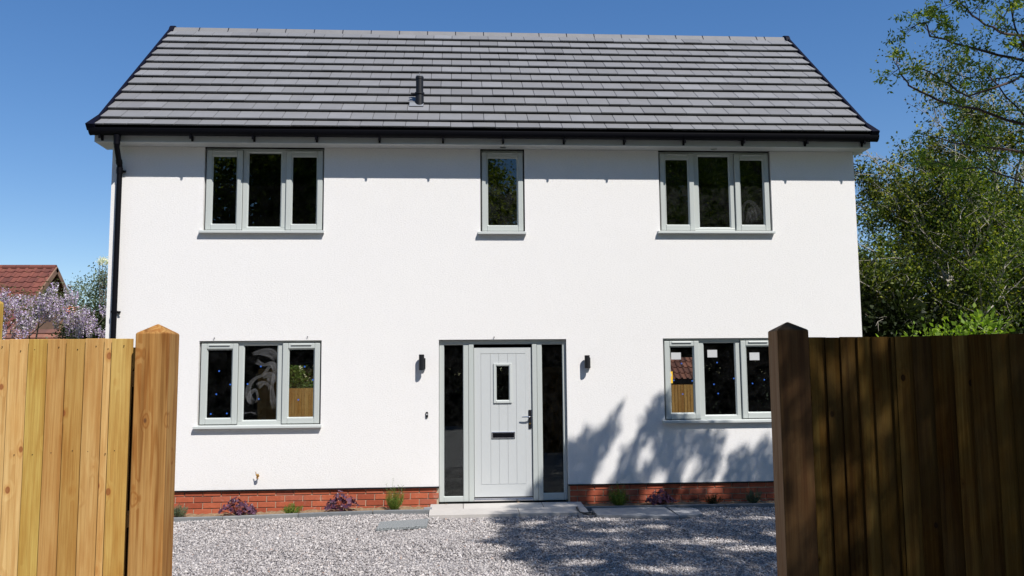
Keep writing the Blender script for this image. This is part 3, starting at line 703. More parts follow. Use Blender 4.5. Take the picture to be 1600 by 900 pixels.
mb.tube([(xg, -.298, 4.60), (xg, -.298, 4.63)], .040, 14); mb.tube([(xg - .036, -.12, 4.44), (xg - .044, -.085, 4.405)], .040, 14)
dp = mb.build('downpipe', M['black'], house)
for z in (4.32, 2.5, .8):
    mb = MB(); mb.tube([(xg - .045, -.062, z - .012), (xg - .045, -.062, z + .012)], .041, 14); mb.box(xg - .10, xg + .01, -.03, -.001, z - .012, z + .012); mb.tube([(xg + .0, -.045, z), (xg + .03, -.045, z)], .007, 8); mb.build('pipe_clip', M['black'], dp)

# roof ------------------------------------------------------------
SY, SZ, SL = 2.704, 2.377, 3.600
def RP(x, s, n, back=False):
    """roof coordinates: s up the slope from the datum, n off the slope"""
    y = -.27 + s * SY / SL - n * SZ / SL; z = 4.878 + s * SZ / SL + n * SY / SL
    return (x, 4.868 - y if back else y, z)
RX0, RX1 = -4.855, 5.175
roofm = MB(); rr = random.Random(8)
for back in (False, True):
    for r in range(13):
        sb = -.095 if r == 0 else .115 + .28 * (r - 1); st_ = .115 + .28 * r + .045
        if r == 12: st_ = 3.56
        off = (-4.748 + .29 * (.5 if r % 2 else 0)) - .29 * 2
        x = off
        while x < RX1:
            a, b = max(x + .0028, RX0), min(x + .2872, RX1)
            if b - a > .02:
                dz = rr.uniform(-.002, .003); th = .022
                l0, l1 = .004 + dz, .004
                vs_ = [RP(xx, ss, nn, back) for xx in (a, b) for (ss, nn) in ((sb + rr.uniform(-.002, .002), l0 + .024), (sb, l0 + .024 + th), (st_, l1 - .024), (st_, l1 + .0))]
                roofm.add(vs_, [(0, 1, 3, 2), (4, 6, 7, 5), (0, 4, 5, 1), (2, 3, 7, 6), (0, 2, 6, 4), (1, 5, 7, 3)])
            x += .29
roof = roofm.build('roof', M['tile'], house, bevel=.003, seg=1)
mb = MB()
for back in (False, True):
    vs_ = [RP(x, s, n, back) for x in (RX0 + .01, RX1 - .01) for s, n in ((-.06, -.05), (-.06, -.012), (3.6, -.012), (3.6, -.05))]
    mb.add(vs_, [(0, 1, 2, 3), (4, 7, 6, 5), (0, 4, 5, 1), (1, 5, 6, 2), (2, 6, 7, 3), (3, 7, 4, 0)])
mb.build('underlay', M['under'], roof)
mb = MB(); gk = MB(); x = -4.43 - .4545; first = True
ridge_prof = lambda x, e=0: [(x, 2.434 + (.155 + e) * math.cos(t), 7.175 + (.088 + e) * math.sin(t)) for t in [math.pi * i / 8 for i in range(9)]]
xs_ = [-4.865, -4.43] + [-4.43 + .4545 * i for i in range(1, 20)] + [4.66 - .0, 4.80, 5.185]
xs_ = sorted(set([q for q in xs_ if q <= 5.185]))
def ridge_tile(mb, xa, xb):
    po = lambda r_: [(2.434 + r_ * 1.0 * dy, 7.198 + dz) for dy, dz in ((-.150, -.055), (-.075, .045), (-.03, .068), (0, .074), (.03, .068), (.075, .045), (.150, -.055), (.14, -.070), (0, .04), (-.14, -.070))]
    mb.prism(po(1), xa, xb)
for a, b in zip(xs_[:-1], xs_[1:]):
    if b - a > .05: mb = MB(); ridge_tile(mb, a + .006, b - .006); mb.build('ridge_tile', M['ridge'], roof, bevel=.006)
for a in xs_[1:-1]:
    gk = MB(); gk.prism([(2.434 - .158, 7.132), (2.434 - .08, 7.248), (2.434, 7.275), (2.434 + .08, 7.248), (2.434 + .158, 7.132), (2.434, 7.21)], a - .0055, a + .0055); gk.build('ridge_clip', M['navy'], roof)

for sx, xi in ((-1, RX0), (1, RX1)):
    mb = MB(); w = .034
    for back in (False, True):
        a, b = (xi - w, xi + .006) if sx < 0 else (xi - .006, xi + w)
        for r in range(1):
            s0 = -.02; s1 = 3.58
            vs_ = [RP(x, s, n, back) for x in (a, b) for s, n in ((s0, -.10), (s0, .052), (s1, .052), (s1, -.10))]
            mb.add(vs_, [(0, 1, 2, 3), (4, 7, 6, 5), (0, 4, 5, 1), (1, 5, 6, 2), (2, 6, 7, 3), (3, 7, 4, 0)])
        # outward kick at the eaves
        xo = xi + sx * .105
        vs_ = [RP(xi, .16, -.06, back), RP(xi, .16, .052, back), RP(xi, -.12, .052, back), RP(xi, -.12, -.05, back),
               RP(xi + sx * w, .16, -.06, back), RP(xi + sx * w, .16, .052, back), RP(xo, -.12, .056, back), RP(xo, -.12, -.04, back)]
        mb.add(vs_, [(0, 1, 2, 3), (4, 7, 6, 5), (0, 4, 5, 1), (1, 5, 6, 2), (2, 6, 7, 3), (3, 7, 4, 0)])
    mb.prism([(2.434 + .175 * math.cos(math.pi * i / 10), 7.125 + .165 * math.sin(math.pi * i / 10)) for i in range(11)], xi - .034 if sx < 0 else xi - .03, xi + .03 if sx < 0 else xi + .036)
    mb.build('verge_trim', M['navy'], roof, bevel=.003)
# flue
fb = RP(-.822, .66, .03); fx, fy, fz = fb
mb = MB(); mb.tube([(fx, fy, fz - .12), (fx, fy, fz + .10), (fx, fy, fz + .13)], [.060, .056, .054], 24); mb.tube([(fx, fy, fz + .125), (fx, fy, fz + .150)], .066, 24)
mb.box(fx - .12, fx - .05, fy - .02, fy + .03, fz + .128, fz + .146)
mb.tube([(fx, fy, fz + .15), (fx, fy, fz + .36)], .050, 24); mb.tube([(fx, fy, fz + .335), (fx, fy, fz + .372)], .055, 24)
flue = mb.build('flue', M['blackmatt'], roof)
mb = MB()
for i in range(9):
    t = 6.2832 * i / 9; mb.tube([(fx + .045 * math.cos(t), fy + .045 * math.sin(t), fz + .37), (fx + .043 * math.cos(t), fy + .043 * math.sin(t), fz + .40)], .004, 5)
mb.tube([(fx, fy, fz + .365), (fx, fy, fz + .385)], .047, 14); mb.tube([(fx, fy, fz + .37), (fx, fy, fz + .43)], .006, 6)
mb.build('flue_terminal', M['lead'], roof)
vs_ = [RP(x, s, n) for x in (fx - .135, fx + .055) for s, n in ((.56, .034), (.56, .040), (.80, .050), (.80, .036))]
mb = MB(); mb.add(vs_, [(0, 1, 2, 3), (4, 7, 6, 5), (0, 4, 5, 1), (1, 5, 6, 2), (2, 6, 7, 3), (3, 7, 4, 0)])
mb.build('lead_slate', M['lead'], roof)

# interior ----------------------------------------------------------
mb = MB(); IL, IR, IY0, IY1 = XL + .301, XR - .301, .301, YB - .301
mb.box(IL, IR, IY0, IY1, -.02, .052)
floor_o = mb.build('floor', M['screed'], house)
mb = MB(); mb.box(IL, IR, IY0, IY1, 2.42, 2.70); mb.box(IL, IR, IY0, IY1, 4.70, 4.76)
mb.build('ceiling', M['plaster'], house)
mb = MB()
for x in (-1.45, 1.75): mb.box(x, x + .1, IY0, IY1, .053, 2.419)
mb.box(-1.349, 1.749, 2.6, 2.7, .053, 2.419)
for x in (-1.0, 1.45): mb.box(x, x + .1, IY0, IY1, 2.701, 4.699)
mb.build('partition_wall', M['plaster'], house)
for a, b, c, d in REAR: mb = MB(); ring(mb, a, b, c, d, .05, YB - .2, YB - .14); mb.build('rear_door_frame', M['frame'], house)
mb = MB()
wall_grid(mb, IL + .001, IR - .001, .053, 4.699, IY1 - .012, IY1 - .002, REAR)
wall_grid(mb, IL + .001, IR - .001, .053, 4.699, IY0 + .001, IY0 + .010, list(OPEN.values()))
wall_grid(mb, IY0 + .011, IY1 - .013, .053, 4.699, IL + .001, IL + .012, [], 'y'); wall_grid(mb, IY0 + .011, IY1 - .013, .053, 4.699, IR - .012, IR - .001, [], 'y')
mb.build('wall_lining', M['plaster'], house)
# a timber prop leaning in the downstairs left room
mb = MB(); q0 = at(431, 668, 1.2); q1 = at(433, 622, 1.35); mb.tube([(q0.x, 1.2, .053), (q1.x, 1.35, q1.z)], .022, 4)
tag(mb.build('timber_prop', M['wood_far']), 'short timber prop seen through the smeared downstairs left glass', 'timber')

# things fixed on the facade -----------------------------------------
def lamp(x, zt, zb, label):
    t = empty('wall_lamp', (x, 0, (zt + zb) / 2), label, 'wall lamp', 'wall lamps either side of the front door')
    h = (zt - zb) / 2; r = .034
    mb = MB(); mb.tube([(0, -.075, -h), (0, -.075, h)], r, 24); mb.build('lamp_body', M['blackmatt'], t)
    mb = MB(); mb.box(-.030 + .018, .030 + .018, -.045, -.001, -.055 - .03, .055); mb.build('mounting_plate', M['blackmatt'], t, bevel=.006)
    mb = MB(); mb.tube([(0, -.075, -h - .001), (0, -.075, -h - .003)], r * .7, 20); mb.build('lens', M['lead'], t)
    return t
lamp(-.775, 1.935, 1.735, 'black cylinder wall lamp left of the front door'); lamp(1.365, 1.91, 1.745, 'black cylinder wall lamp right of the front door')
bell = empty('doorbell', (-.708, 0, 1.166), 'small black doorbell button on the white wall left of the door', 'doorbell')
mb = MB(); mb.box(-.016, .016, -.022, -.001, -.036, .036); mb.build('bell_plate', M['blackmatt'], bell, bevel=.009, seg=4)
mb = MB(); mb.tube([(0, -.023, .006), (0, -.027, .006)], .010, 18); mb.build('bell_button', M['paper'], bell)
tap = empty('outside_tap', (-2.826, 0, .40), 'small brass outside pipe stub poking out of the white wall', 'tap')
mb = MB(); mb.tube([(0, .02, 0), (0, -.035, 0), (.002, -.055, .006), (.006, -.065, .03)], [.009, .009, .010, .010], 10); mb.tube([(.016, -.06, .025), (.012, -.075, .05)], .016, 12); mb.build('tap_body', M['brass'], tap)
mb = MB(); mb.tube([(-.006, -.062, .035), (-.012, -.066, .075), (-.018, -.068, .085)], [.006, .005, .003], 8); mb.build('tap_stem', M['brass'], tap)
for i, (px, py) in enumerate(((335, 528), (480.5, 526), (772, 526.5))):   # plugged fixing holes
    q = at(px, py, 0); mb = MB(); mb.tube([(q.x, .004, q.z), (q.x + .002, -.02, q.z - .003)], .006, 7)
    mb.build('wall_plug', M['blackmatt'], house)

# loose slabs and cable ------------------------------------------------
def quad_slab(name, pts, th, m_, label, cat, group=None, tilt=(0, 0, 0, 0)):
    top = []
    for (px, py), dz in zip(pts, tilt):
        z = 0.012; d = at(px, py, 0) - CAM; t = (z - CAM.z) / d.z; q = CAM + d * t; q.z = z + dz; top.append(q)
    c = sum(top, Vector()) / 4; mb = MB()
    mb.add([q - c for q in top] + [q - c - Vector((0, 0, th)) for q in top], [(0, 1, 2, 3), (7, 6, 5, 4)] + [(k, 4 + k, 4 + (k + 1) % 4, (k + 1) % 4) for k in range(4)])
    o = mb.build(name, m_, None, bevel=.004); o.location = c; tag(o, label, cat, group); return o
quad_slab('granite_slab', [(593.5, 815), (670, 810), (667, 820.7), (588, 825.5)], .032, M['granite'], 'speckled grey granite slab lying on the gravel left of the step', 'slab')
quad_slab('paving_slab', [(921, 790.5), (1037, 791), (1061, 806.5), (933, 804)], .035, M['slab'], 'broad loose grey slab beside the doorstep', 'slab', 'loose grey slabs right of the doorstep')
quad_slab('paving_slab', [(1043.5, 792.5), (1088, 794), (1098, 803), (1062, 805.5)], .03, M['slab'], 'smaller loose grey slab, the one further right of the doorstep', 'slab', 'loose grey slabs right of the doorstep')
mb = MB(); pts = []
for (px, py, z) in ((902, 792, .035), (900.5, 793, .05), (906, 800, .03), (913, 801.5, .03), (922, 801, .028), (930, 802.5, .02), (924, 804.5, .02), (912, 803, .025), (905, 799, .035), (902, 793, .035)):
    d = at(px, py, 0) - CAM; pts.append(CAM + d * ((z - CAM.z) / d.z))
mb.tube(pts, .008, 6); tag(mb.build('cable', M['cable']), 'black cable loop lying at the right corner of the doorstep', 'cable')
mb = MB(); d = at(668, 786.5, 0) - CAM; q = CAM + d * ((.04 - CAM.z) / d.z)
mb.box(q.x - .03, q.x + .07, -.36, -.30, gz(-.7), gz(-.7) + .07); tag(mb.build('duct_cap', M['lead'], None, .006), 'small grey duct cover at the left corner of the doorstep', 'cover')

# ------------------------------------------------------------------ foreground fences
def board_run(mb, p0, p1, ztop, zbot, widths, rng, th=.012, nrm=None, flip=False):
    """vertical feather-edge boards from p0 to p1; each laps the next"""
    p0 = Vector((*p0, 0)); p1 = Vector((*p1, 0)); u = (p1 - p0).normalized(); n = Vector((u.y, -u.x, 0))
    if nrm is not None and n.dot(Vector(nrm)) < 0: n = -n
    x = 0; L = (p1 - p0).length; i = 0
    while x < L - .01:
        w = widths[i % len(widths)] * rng.uniform(.97, 1.03); w = min(w, L - x); i += 1
        a0, a1 = x + .0008, x + w + .012
        zt = ztop + rng.uniform(-.002, .0015); lean = rng.uniform(-.0015, .0015)
        vs_ = []
        nz = 6
        for kz in range(nz + 1):
            z = zbot + (zt - zbot) * kz / nz; wob = rng.uniform(-.0012, .0012)
            for (aa, f) in (((a0 + wob, .003), (x + w + .002 + wob, .019), (x + w + .002 + wob, .004), (a0 + wob, -.004)) if flip else ((a0 + wob, .019), (a1, .002), (a1, -.004), (a0 + wob, .004))):
                q = p0 + u * aa + n * (f + lean); vs_.append((q.x, q.y, z))
        fs_ = []
        for kz in range(nz):
            for j in range(4): fs_.append((kz * 4 + j, kz * 4 + (j + 1) % 4, kz * 4 + 4 + (j + 1) % 4, kz * 4 + 4 + j))
        fs_ += [(0, 1, 2, 3), tuple(nz * 4 + j for j in (3, 2, 1, 0))]
        mb.add(vs_, fs_); x += w
def post(name, corners, ztop, zcap, m_, parent, split=None):
    """square post with a weathered pyramid cap cut; corners fl, fr, br, bl"""
    mb = MB(); c = [Vector((*q, 0)) for q in corners]; cc = sum(c, Vector()) / 4
    vs_ = [(q.x, q.y, -.3) for q in c] + [(q.x, q.y, ztop) for q in c] + [(cc.x, cc.y, zcap)]
    mb.add(vs_, [(0, 1, 5, 4), (1, 2, 6, 5), (2, 3, 7, 6), (3, 0, 4, 7), (4, 5, 8), (5, 6, 8), (6, 7, 8), (7, 4, 8), (3, 2, 1, 0)])
    if split: mb.mi[3] = 1; mb.mi[7] = 1  # left face and its cap facet take the lighter bounce colour
    return mb.build(name, [m_, split] if split else m_, parent, bevel=.005, seg=3)
rng = random.Random(4)
rdir = Vector((cy, -sy, 0)); fdir = Vector((sy, cy, 0))
def cpt(px, d): # ground-plan point seen at px for a horizontal camera distance d
    q = CAM + rdir * ((px - 800) / F_PX * d) + fdir * d; return (q.x, q.y)
fl = empty('garden_fence', (-2.0, -7.05, 0), 'sunlit new pine board fence at the left edge', 'fence')
def in_local(o, e): o.parent = e; o.matrix_parent_inverse = Matrix.Translation(-Vector(e.location)); return o
A = cpt(208.2, 3.87); Bp = cpt(-700, 3.95)
mb = MB(); widths = [.0295 * 3.87 / 3.87] 
px_edges = [207.8, 177, 165, 135, 105.5, 75.5, 44.4, 14.4]; ws = [(a - b) / F_PX * 3.87 for a, b in zip(px_edges[:-1], px_edges[1:])]
board_run(mb, A, Bp, 1.838, .02, ws + [.087, .09, .084, .088, .086], rng, nrm=(0, -1, 0), flip=True)
in_local(mb.build('board_panel', M['wood_l'], None, bevel=.0015, seg=1), fl)
mb = MB()
for z in (.3, 1.0, 1.62):
    a = Vector((*A, z)); b = Vector((*Bp, z)); n = Vector((-(b - a).y, (b - a).x, 0)).normalized(); n = n if n.y > 0 else -n
    vs_ = [p + n * k1 + Vector((0, 0, k2)) for p in (a, b) for k1 in (.002, .028) for k2 in (0, .07)]
    mb.add(vs_, [(0, 1, 3, 2), (4, 6, 7, 5), (0, 4, 5, 1), (2, 3, 7, 6), (0, 2, 6, 4), (1, 5, 7, 3)])
in_local(mb.build('rail', M['wood_l']), fl)
# nail heads
u = (Vector((*Bp, 0)) - Vector((*A, 0))).normalized(); x = 0
for w in ws + [.087] * 2:
    for z in (1.795, 1.33):
        q = Vector((*A, 0)) + u * (x + w * rng.uniform(.4, .7)); mb = MB(); zz = z + rng.uniform(-.01, .01); mb.tube([(q.x, q.y - .010, zz), (q.x + .0, q.y - .0150, zz)], .0019, 7)
        in_local(mb.build('nail', M['blackmatt']), fl)
    x += w
# closing batten behind the gap next to the post
mb = MB(); c0 = cpt(185, 3.93); c1 = cpt(222, 3.93); n_ = fdir
vs_ = [Vector((*c, 0)) + n_ * k1 + Vector((0, 0, z)) for c in (c0, c1) for k1 in (.03, .08) for z in (-.2, 1.80)]
mb.add(vs_, [(0, 1, 3, 2), (4, 6, 7, 5), (0, 4, 5, 1), (2, 3, 7, 6), (0, 2, 6, 4), (1, 5, 7, 3)])
in_local(mb.build('batten', M['wood_r']), fl)
lp = empty('gate_post', (*cpt(246, 3.86), 0), 'sunlit orange pine post with pyramid top at the left of the opening', 'post', 'timber posts either side of the drive opening')
in_local(post('post_shaft', [cpt(211, 3.80), cpt(264, 3.80), cpt(280.3, 3.92), cpt(228, 3.92)], 1.858, 1.903, M['wood_post'], None), lp)
# far post of the left fence, just at the picture edge
ep = empty('fence_post', (*cpt(-9, 4.10), 0), 'thin slice of a taller fence post at the far left edge', 'post')
in_local(post('post_shaft', [cpt(-26, 4.05), cpt(2.5, 4.05), cpt(3.0, 4.15), cpt(-25, 4.15)], 2.02, 2.05, M['wood_l'], None), ep)

fr_ = empty('garden_fence', (1.9, -7.1, 0), 'dark shaded board fence at the right edge', 'fence')
mb = MB(); ws2 = [.080, .078, .086, .074, .092, .07, .088, .082, .075]
P1, P2, P3 = (1.405, -7.045), (1.90, -7.045), (2.263, -7.407)
board_run(mb, P1, (1.84, -7.05), 1.829, .02, ws2, rng, nrm=(0, -1, 0)); 
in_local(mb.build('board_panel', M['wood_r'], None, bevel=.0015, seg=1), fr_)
mb = MB(); board_run(mb, (1.845, -7.05), (4.2, -8.55), 1.829, .02, ws2[::-1], rng, nrm=(-.5, -1, 0))
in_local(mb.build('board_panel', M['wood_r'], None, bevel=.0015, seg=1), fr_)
mb = MB()
for z in (.3, 1.0, 1.62):
    for a, b in (((1.41, -7.04), (1.84, -7.045)), ((1.86, -7.045), (4.2, -8.54))):
        a = Vector((*a, z)); b = Vector((*b, z)); n = Vector((-(b - a).y, (b - a).x, 0)).normalized(); n = n if n.y > 0 else -n
        vs_ = [p + n * k1 + Vector((0, 0, k2)) for p in (a, b) for k1 in (.002, .045) for k2 in (0, .07)]
        mb.add(vs_, [(0, 1, 3, 2), (4, 6, 7, 5), (0, 4, 5, 1), (2, 3, 7, 6), (0, 2, 6, 4), (1, 5, 7, 3)])
in_local(mb.build('rail', M['wood_r']), fr_)
rp = empty('gate_post', (*cpt(1231, 4.16), 0), 'dark shaded post with pyramid top at the right of the opening', 'post', 'timber posts either side of the drive opening')
in_local(post('post_shaft', [cpt(1213.6, 4.09), cpt(1262.7, 4.09), cpt(1246.8, 4.243), cpt(1198.7, 4.243)], 1.862, 1.906, M['wood_postr'], None, M['wood_bounce']), rp)

# ------------------------------------------------------------------ garden beyond the house
def simple_fence(p0, p1, zt, zb, label, name='garden_fence'):
    e = empty(name, (*p0, 0), label, 'fence'); mb = MB(); board_run(mb, p0, p1, zt, zb, [.085, .095, .09], random.Random(9), nrm=(0, -1, 0))
    in_local(mb.build('board_panel', M['wood_far'], None), e); return e
simple_fence((-13, 13), (14, 13), 1.36, -.25, 'rear garden board fence seen through the downstairs windows')

def tiled_plane(mb, P0, ux, us, nrm, nxt, ns, w, g, roll=.02, thick=.02, jit=.003, rr=random.Random(2)):
    """rows of single-roll tiles on a roof plane"""
    for r in range(ns):
        for i in range(nxt):
            x0 = i * w; s0 = r * g; vs_ = []
            prof = [(0, 0), (.30, -.15), (.55, .0), (.68, .75), (.82, 1.0), (.94, .6), (1.0, .1)]
            dz = rr.uniform(-jit, jit)
            for s_, lift in ((s0, thick), (s0 + g * 1.08, 0)):
                for (t, h) in prof: vs_.append(P0 + ux * (x0 + t * w) + us * s_ + nrm * (lift + h * roll + dz))
            n = len(prof)
            for (t, h) in prof: vs_.append(P0 + ux * (x0 + t * w) + us * s0 + nrm * (-.01))
            fs_ = [(j, j + 1, n + j + 1, n + j) for j in range(n - 1)] + [(2 * n + j, 2 * n + j + 1, j + 1, j) for j in range(n - 1)]
            mb.add(vs_, fs_)
def gable_house(name, xr, xl, yr, zr, pitch, run, zg, label, tile_m, wall_m, tw=.30, tg=.32):
    """ridge along x from xl to xr at depth yr and height zr"""
    e = empty(name, (xr, yr, zg), label, 'house')
    c, s = math.cos(pitch), math.sin(pitch); nS = int(run / c / tg) + 1; nX = int((xr - xl) / tw)
    L = nS * tg
    mb = MB()
    us = Vector((0, c, s)); P0 = Vector((xr - nX * tw, yr, zr)) - us * L
    tiled_plane(mb, P0, Vector((1, 0, 0)), us, Vector((0, -s, c)), nX, nS, tw, tg, .035, .028)
    us2 = Vector((0, -c, s)); a = Vector((xr - nX * tw, yr, zr)) - us2 * L; b = Vector((xr, yr, zr)) - us2 * L
    mb.add([a, b, Vector((xr, yr, zr)), Vector((xr - nX * tw, yr, zr))], [(0, 1, 2, 3)])
    rf = in_local(mb.build('roof', tile_m, None), e)
    mb = MB(); 
    for i in range(int((xr - xl) / .45)): mb.tube([(xr - i * .45 + .0, yr, zr + .0), (xr - i * .45 - .44, yr, zr + .0)], .10, 10)
    rg = mb.build('ridge', tile_m, rf)
    mb = MB()
    for sgn in (1, -1):
        u = Vector((0, sgn * -c, -s)); n = Vector((0, -sgn * s, c)); p = Vector((xr, yr, zr))
        vs_ = [p + u * t + n * k2 + Vector((dx, 0, 0)) for t in (0, L) for k2 in (-.16, .02) for dx in (.0, .05)]
        mb.add(vs_, [(0, 1, 3, 2), (4, 6, 7, 5), (0, 4, 5, 1), (2, 3, 7, 6), (0, 2, 6, 4), (1, 5, 7, 3)])
    in_local(mb.build('bargeboard', M['oldbrick'], None), e)
    mb = MB(); y0, y1 = yr - L * c + .35, yr + L * c - .35; ze = zr - L * s + .2
    mb.prism([(y0, zg), (y1, zg), (y1, ze), (yr, zr - .12), (y0, ze)], xl, xr - .28)
    in_local(mb.build('wall', wall_m, None), e)
    return e
gable_house('neighbour_house', -14.60, -24, 20, 5.62, math.radians(40), 3.6, -.2, 'neighbouring house with red brown tiled gable roof beyond the left fence', M['redtile'], M['oldbrick'])
# low lean-to roof behind the wisteria
e = empty('outbuilding', (-9.5, 9, 0), 'low outbuilding with old red tiled roof under the wisteria', 'outbuilding')
mb = MB(); us = Vector((0, math.cos(.6), math.sin(.6))); q = at(100, 528, 9)
tiled_plane(mb, Vector((q.x - 5.4, 8.6, q.z - .35)), Vector((1, 0, 0)), us, Vector((0, -math.sin(.6), math.cos(.6))), 20, 5, .27, .2, .0, .03)
in_local(mb.build('roof', M['pantile'], None), e)
mb = MB(); mb.prism([(8.75, -.2), (9.6, -.2), (9.6, q.z + .1), (8.75, q.z - .4)], q.x - 5.3, q.x - .1); in_local(mb.build('wall', M['oldbrick'], None), e)
# broken orange tiles further along
e = empty('chimney_stack', (0, 0, 0), 'patch of bright orange tiled roof showing behind the wisteria', 'outbuilding'); e.name = 'shed_roof'
a = at(104, 484, 10); b = at(123, 472, 10); mb = MB()
tiled_plane(mb, Vector((a.x - .1, 9.8, a.z - .12)), Vector((1, 0, 0)), Vector((0, .8, .6)), Vector((0, -.6, .8)), 3, 2, .13, .16, .02, .02)
sr = in_local(mb.build('roof', M['orange'], None), e)
mb = MB(); mb.box(a.x - .1, a.x + .28, 9.86, 10.3, -.2, a.z - .11); mb.build('wall', M['oldbrick'], e)
# shed with pantiles seen through the downstairs right window
e = empty('garden_shed', (6, 15.5, 0), 'pantiled shed behind the rear fence, seen through the downstairs right window', 'shed')
mb = MB(); us = Vector((0, math.cos(.62), math.sin(.62)))
tiled_plane(mb, Vector((4.2, 14.3, 1.50)), Vector((1, 0, 0)), us, Vector((0, -math.sin(.62), math.cos(.62))), 22, 7, .17, .30, .045, .03)
in_local(mb.build('roof', M['pantile'], None), e)
mb = MB(); mb.box(4.3, 7.8, 14.6, 17, -.2, 1.55); in_local(mb.build('wall', M['oldbrick'], None), e)
mb = MB(); mb.box(4.2, 7.95, 14.22, 14.32, 1.38, 1.49); in_local(mb.build('gutter', M['black'], None), e)

# ------------------------------------------------------------------ plants and trees
def grow(seed, height, r0, limbs=8, spread=.55, levels=3, first=.25, up=.5, sub=5, crook=.18, base=(0, 0, 0), ends_from=2):
    """branch skeleton: returns list of (points, radii) and twig end points"""
    rg = random.Random(seed); out = []; ends = []
    def branch(p, d, L, r, lv):
        n = 6 if lv < 2 else 4; pts = [p.copy()]; rad = [r]; q = p.copy(); dd = d.copy()
        for i in range(n):
            dd = (dd + Vector((rg.uniform(-1, 1), rg.uniform(-1, 1), rg.uniform(-1, 1))) * crook + Vector((0, 0, .06 * up))).normalized()
            q = q + dd * L / n; pts.append(q.copy()); rad.append(r * (1 - .8 * (i + 1) / n) + .002)
            if lv >= ends_from: ends.append((q.copy(), dd.copy()))
        out.append((pts, rad, lv))
        if lv >= levels: return
        k = limbs if lv == 0 else sub
        for j in range(k):
            t = (first if lv == 0 else .25) + (1 - (first if lv == 0 else .25)) * (j + rg.random() * .8) / k
            i = min(n - 1, int(t * n)); p2 = pts[i].lerp(pts[i + 1], t * n - i)
            az = rg.uniform(0, 6.283) if lv else j * 2.4 + rg.uniform(-.4, .4)
            side = Vector((math.cos(az), math.sin(az), rg.uniform(.0, .6)))
            nd = (dd * .35 + side * (1.0 if lv == 0 else .85) + Vector((0, 0, up * .5))).normalized()
            branch(p2, nd, L * (spread if lv == 0 else .52) * rg.uniform(.75, 1.2) * (1.15 - .45 * t), rad[i] * .55, lv + 1)
    branch(Vector(base), Vector((rg.uniform(-.08, .08), rg.uniform(-.08, .08), 1)), height, r0, 0)
    return out, ends
def wood_mesh(br, name, mats, maxlv=9):
    mb = MB()
    for pts, rad, lv in br:
        if lv <= maxlv: mb.tube(pts, rad, 8 if lv == 0 else (6 if lv == 1 else 4), caps=False)
    me = bpy.data.meshes.new(name); me.from_pydata(mb.v, [], mb.f); me.polygons.foreach_set('use_smooth', [True] * len(mb.f)); me.materials.append(mats); return me
def crown_mesh(ends, n, size, rng, name, m_, rad=.35, ratio=.55, down=.2, clip=None):
    E = np.array([e[0] for e in ends]); idx = rng.integers(0, len(E), n)
    dens = rng.random(len(E)) ** 3; pr = dens / dens.sum(); idx = rng.choice(len(E), n, p=pr)
    P = E[idx] + rng.normal(size=(n, 3)) * rad * (.25 + .75 * rng.random((n, 1)))
    if clip is not None: P = P[clip(P)]
    V, F = leaf_arrays(P, size, rng, ratio, down)
    me = fast_mesh(name, V, F); me.materials.append(m_); return me
def tree(name, loc, meshes, label, cat='tree', group=None, scale=1, rz=0):
    e = empty(name, loc, label, cat, group, rz); e.scale = (scale,) * 3
    for nm, me in meshes:
        o = bpy.data.objects.new(nm, me); C.objects.link(o); o.parent = e
    return e

npr = np.random.default_rng(7)
# template A: bushy olive-green tree with pale visible branches
bA, eA = grow(21, 6.2, .14, 11, .52, 3, .12, .45, 6, .2)
woodA = wood_mesh(bA, 'trunk', M['barkpale'])
crA = crown_mesh(eA, 46000, .075, npr, 'crown', M['leaf_olive'], .23)
bB, eB = grow(33, 7.0, .16, 12, .5, 3, .12, .4, 6, .2)
woodB = wood_mesh(bB, 'trunk', M['bark'])
crB = crown_mesh(eB, 50000, .08, npr, 'crown', M['leaf_oak'], .25)
bD, eD = grow(55, 7.5, .12, 12, .42, 3, .2, .9, 6, .14)
woodD = wood_mesh(bD, 'trunk', M['barkpale'])
crD = crown_mesh(eD, 9000, .07, npr, 'crown', M['leaf_olive'], .22)
def bare_twigs(br, ends, n, seed):
    rg = random.Random(seed)
    for _ in range(n):
        p, d = rg.choice(ends); c = Vector((p.x, p.y, 0)); out = (c.normalized() if c.length > .1 else Vector((1, 0, 0)))
        q = p + out * rg.uniform(.0, .25); dd = (out * .8 + Vector((rg.uniform(-1, 1), rg.uniform(-1, 1), rg.uniform(-.5, .9)))).normalized(); pts = [q.copy()]; r = []
        L = rg.uniform(.5, 1.3)
        for i in range(6):
            dd = (dd + Vector((rg.uniform(-.3, .3), rg.uniform(-.3, .3), rg.uniform(-.32, .2)))).normalized(); q = q + dd * L / 6; pts.append(q.copy())
            if i in (2, 4):
                e = q + (dd + Vector((rg.uniform(-1, 1), rg.uniform(-1, 1), rg.uniform(-.6, .9)))).normalized() * L * .3; br.append(([q.copy(), q.lerp(e, .5) + Vector((0, 0, .02)), e], [.006, .004, .002], 3))
        br.append((pts, [.011 - .0014 * i for i in range(7)], 3))
bare_twigs(bA, eA, 150, 5); bare_twigs(bB, eB, 60, 6)
woodA = wood_mesh(bA, 'trunk', M['barkpale']); woodB = wood_mesh(bB, 'trunk', M['barkpale'])
G1 = 'trees crowding behind the right fence'
tree('garden_tree', (7.3, 2.6, -.1), (('trunk', woodB), ('crown', crB)), 'mid green tree hard against the right corner of the house', group=G1, scale=.66, rz=.4)
tree('garden_tree', (8.9, 3.6, -.1), (('trunk', woodA), ('crown', crA)), 'olive green tree with pale bare branches in the middle of the right hand trees', group=G1, scale=.80, rz=1.9)
tree('garden_tree', (10.9, 4.6, -.1), (('trunk', woodD), ('crown', crD)), 'thin see-through tree with upright grey branches against the sky', group=G1, scale=.92, rz=.3)
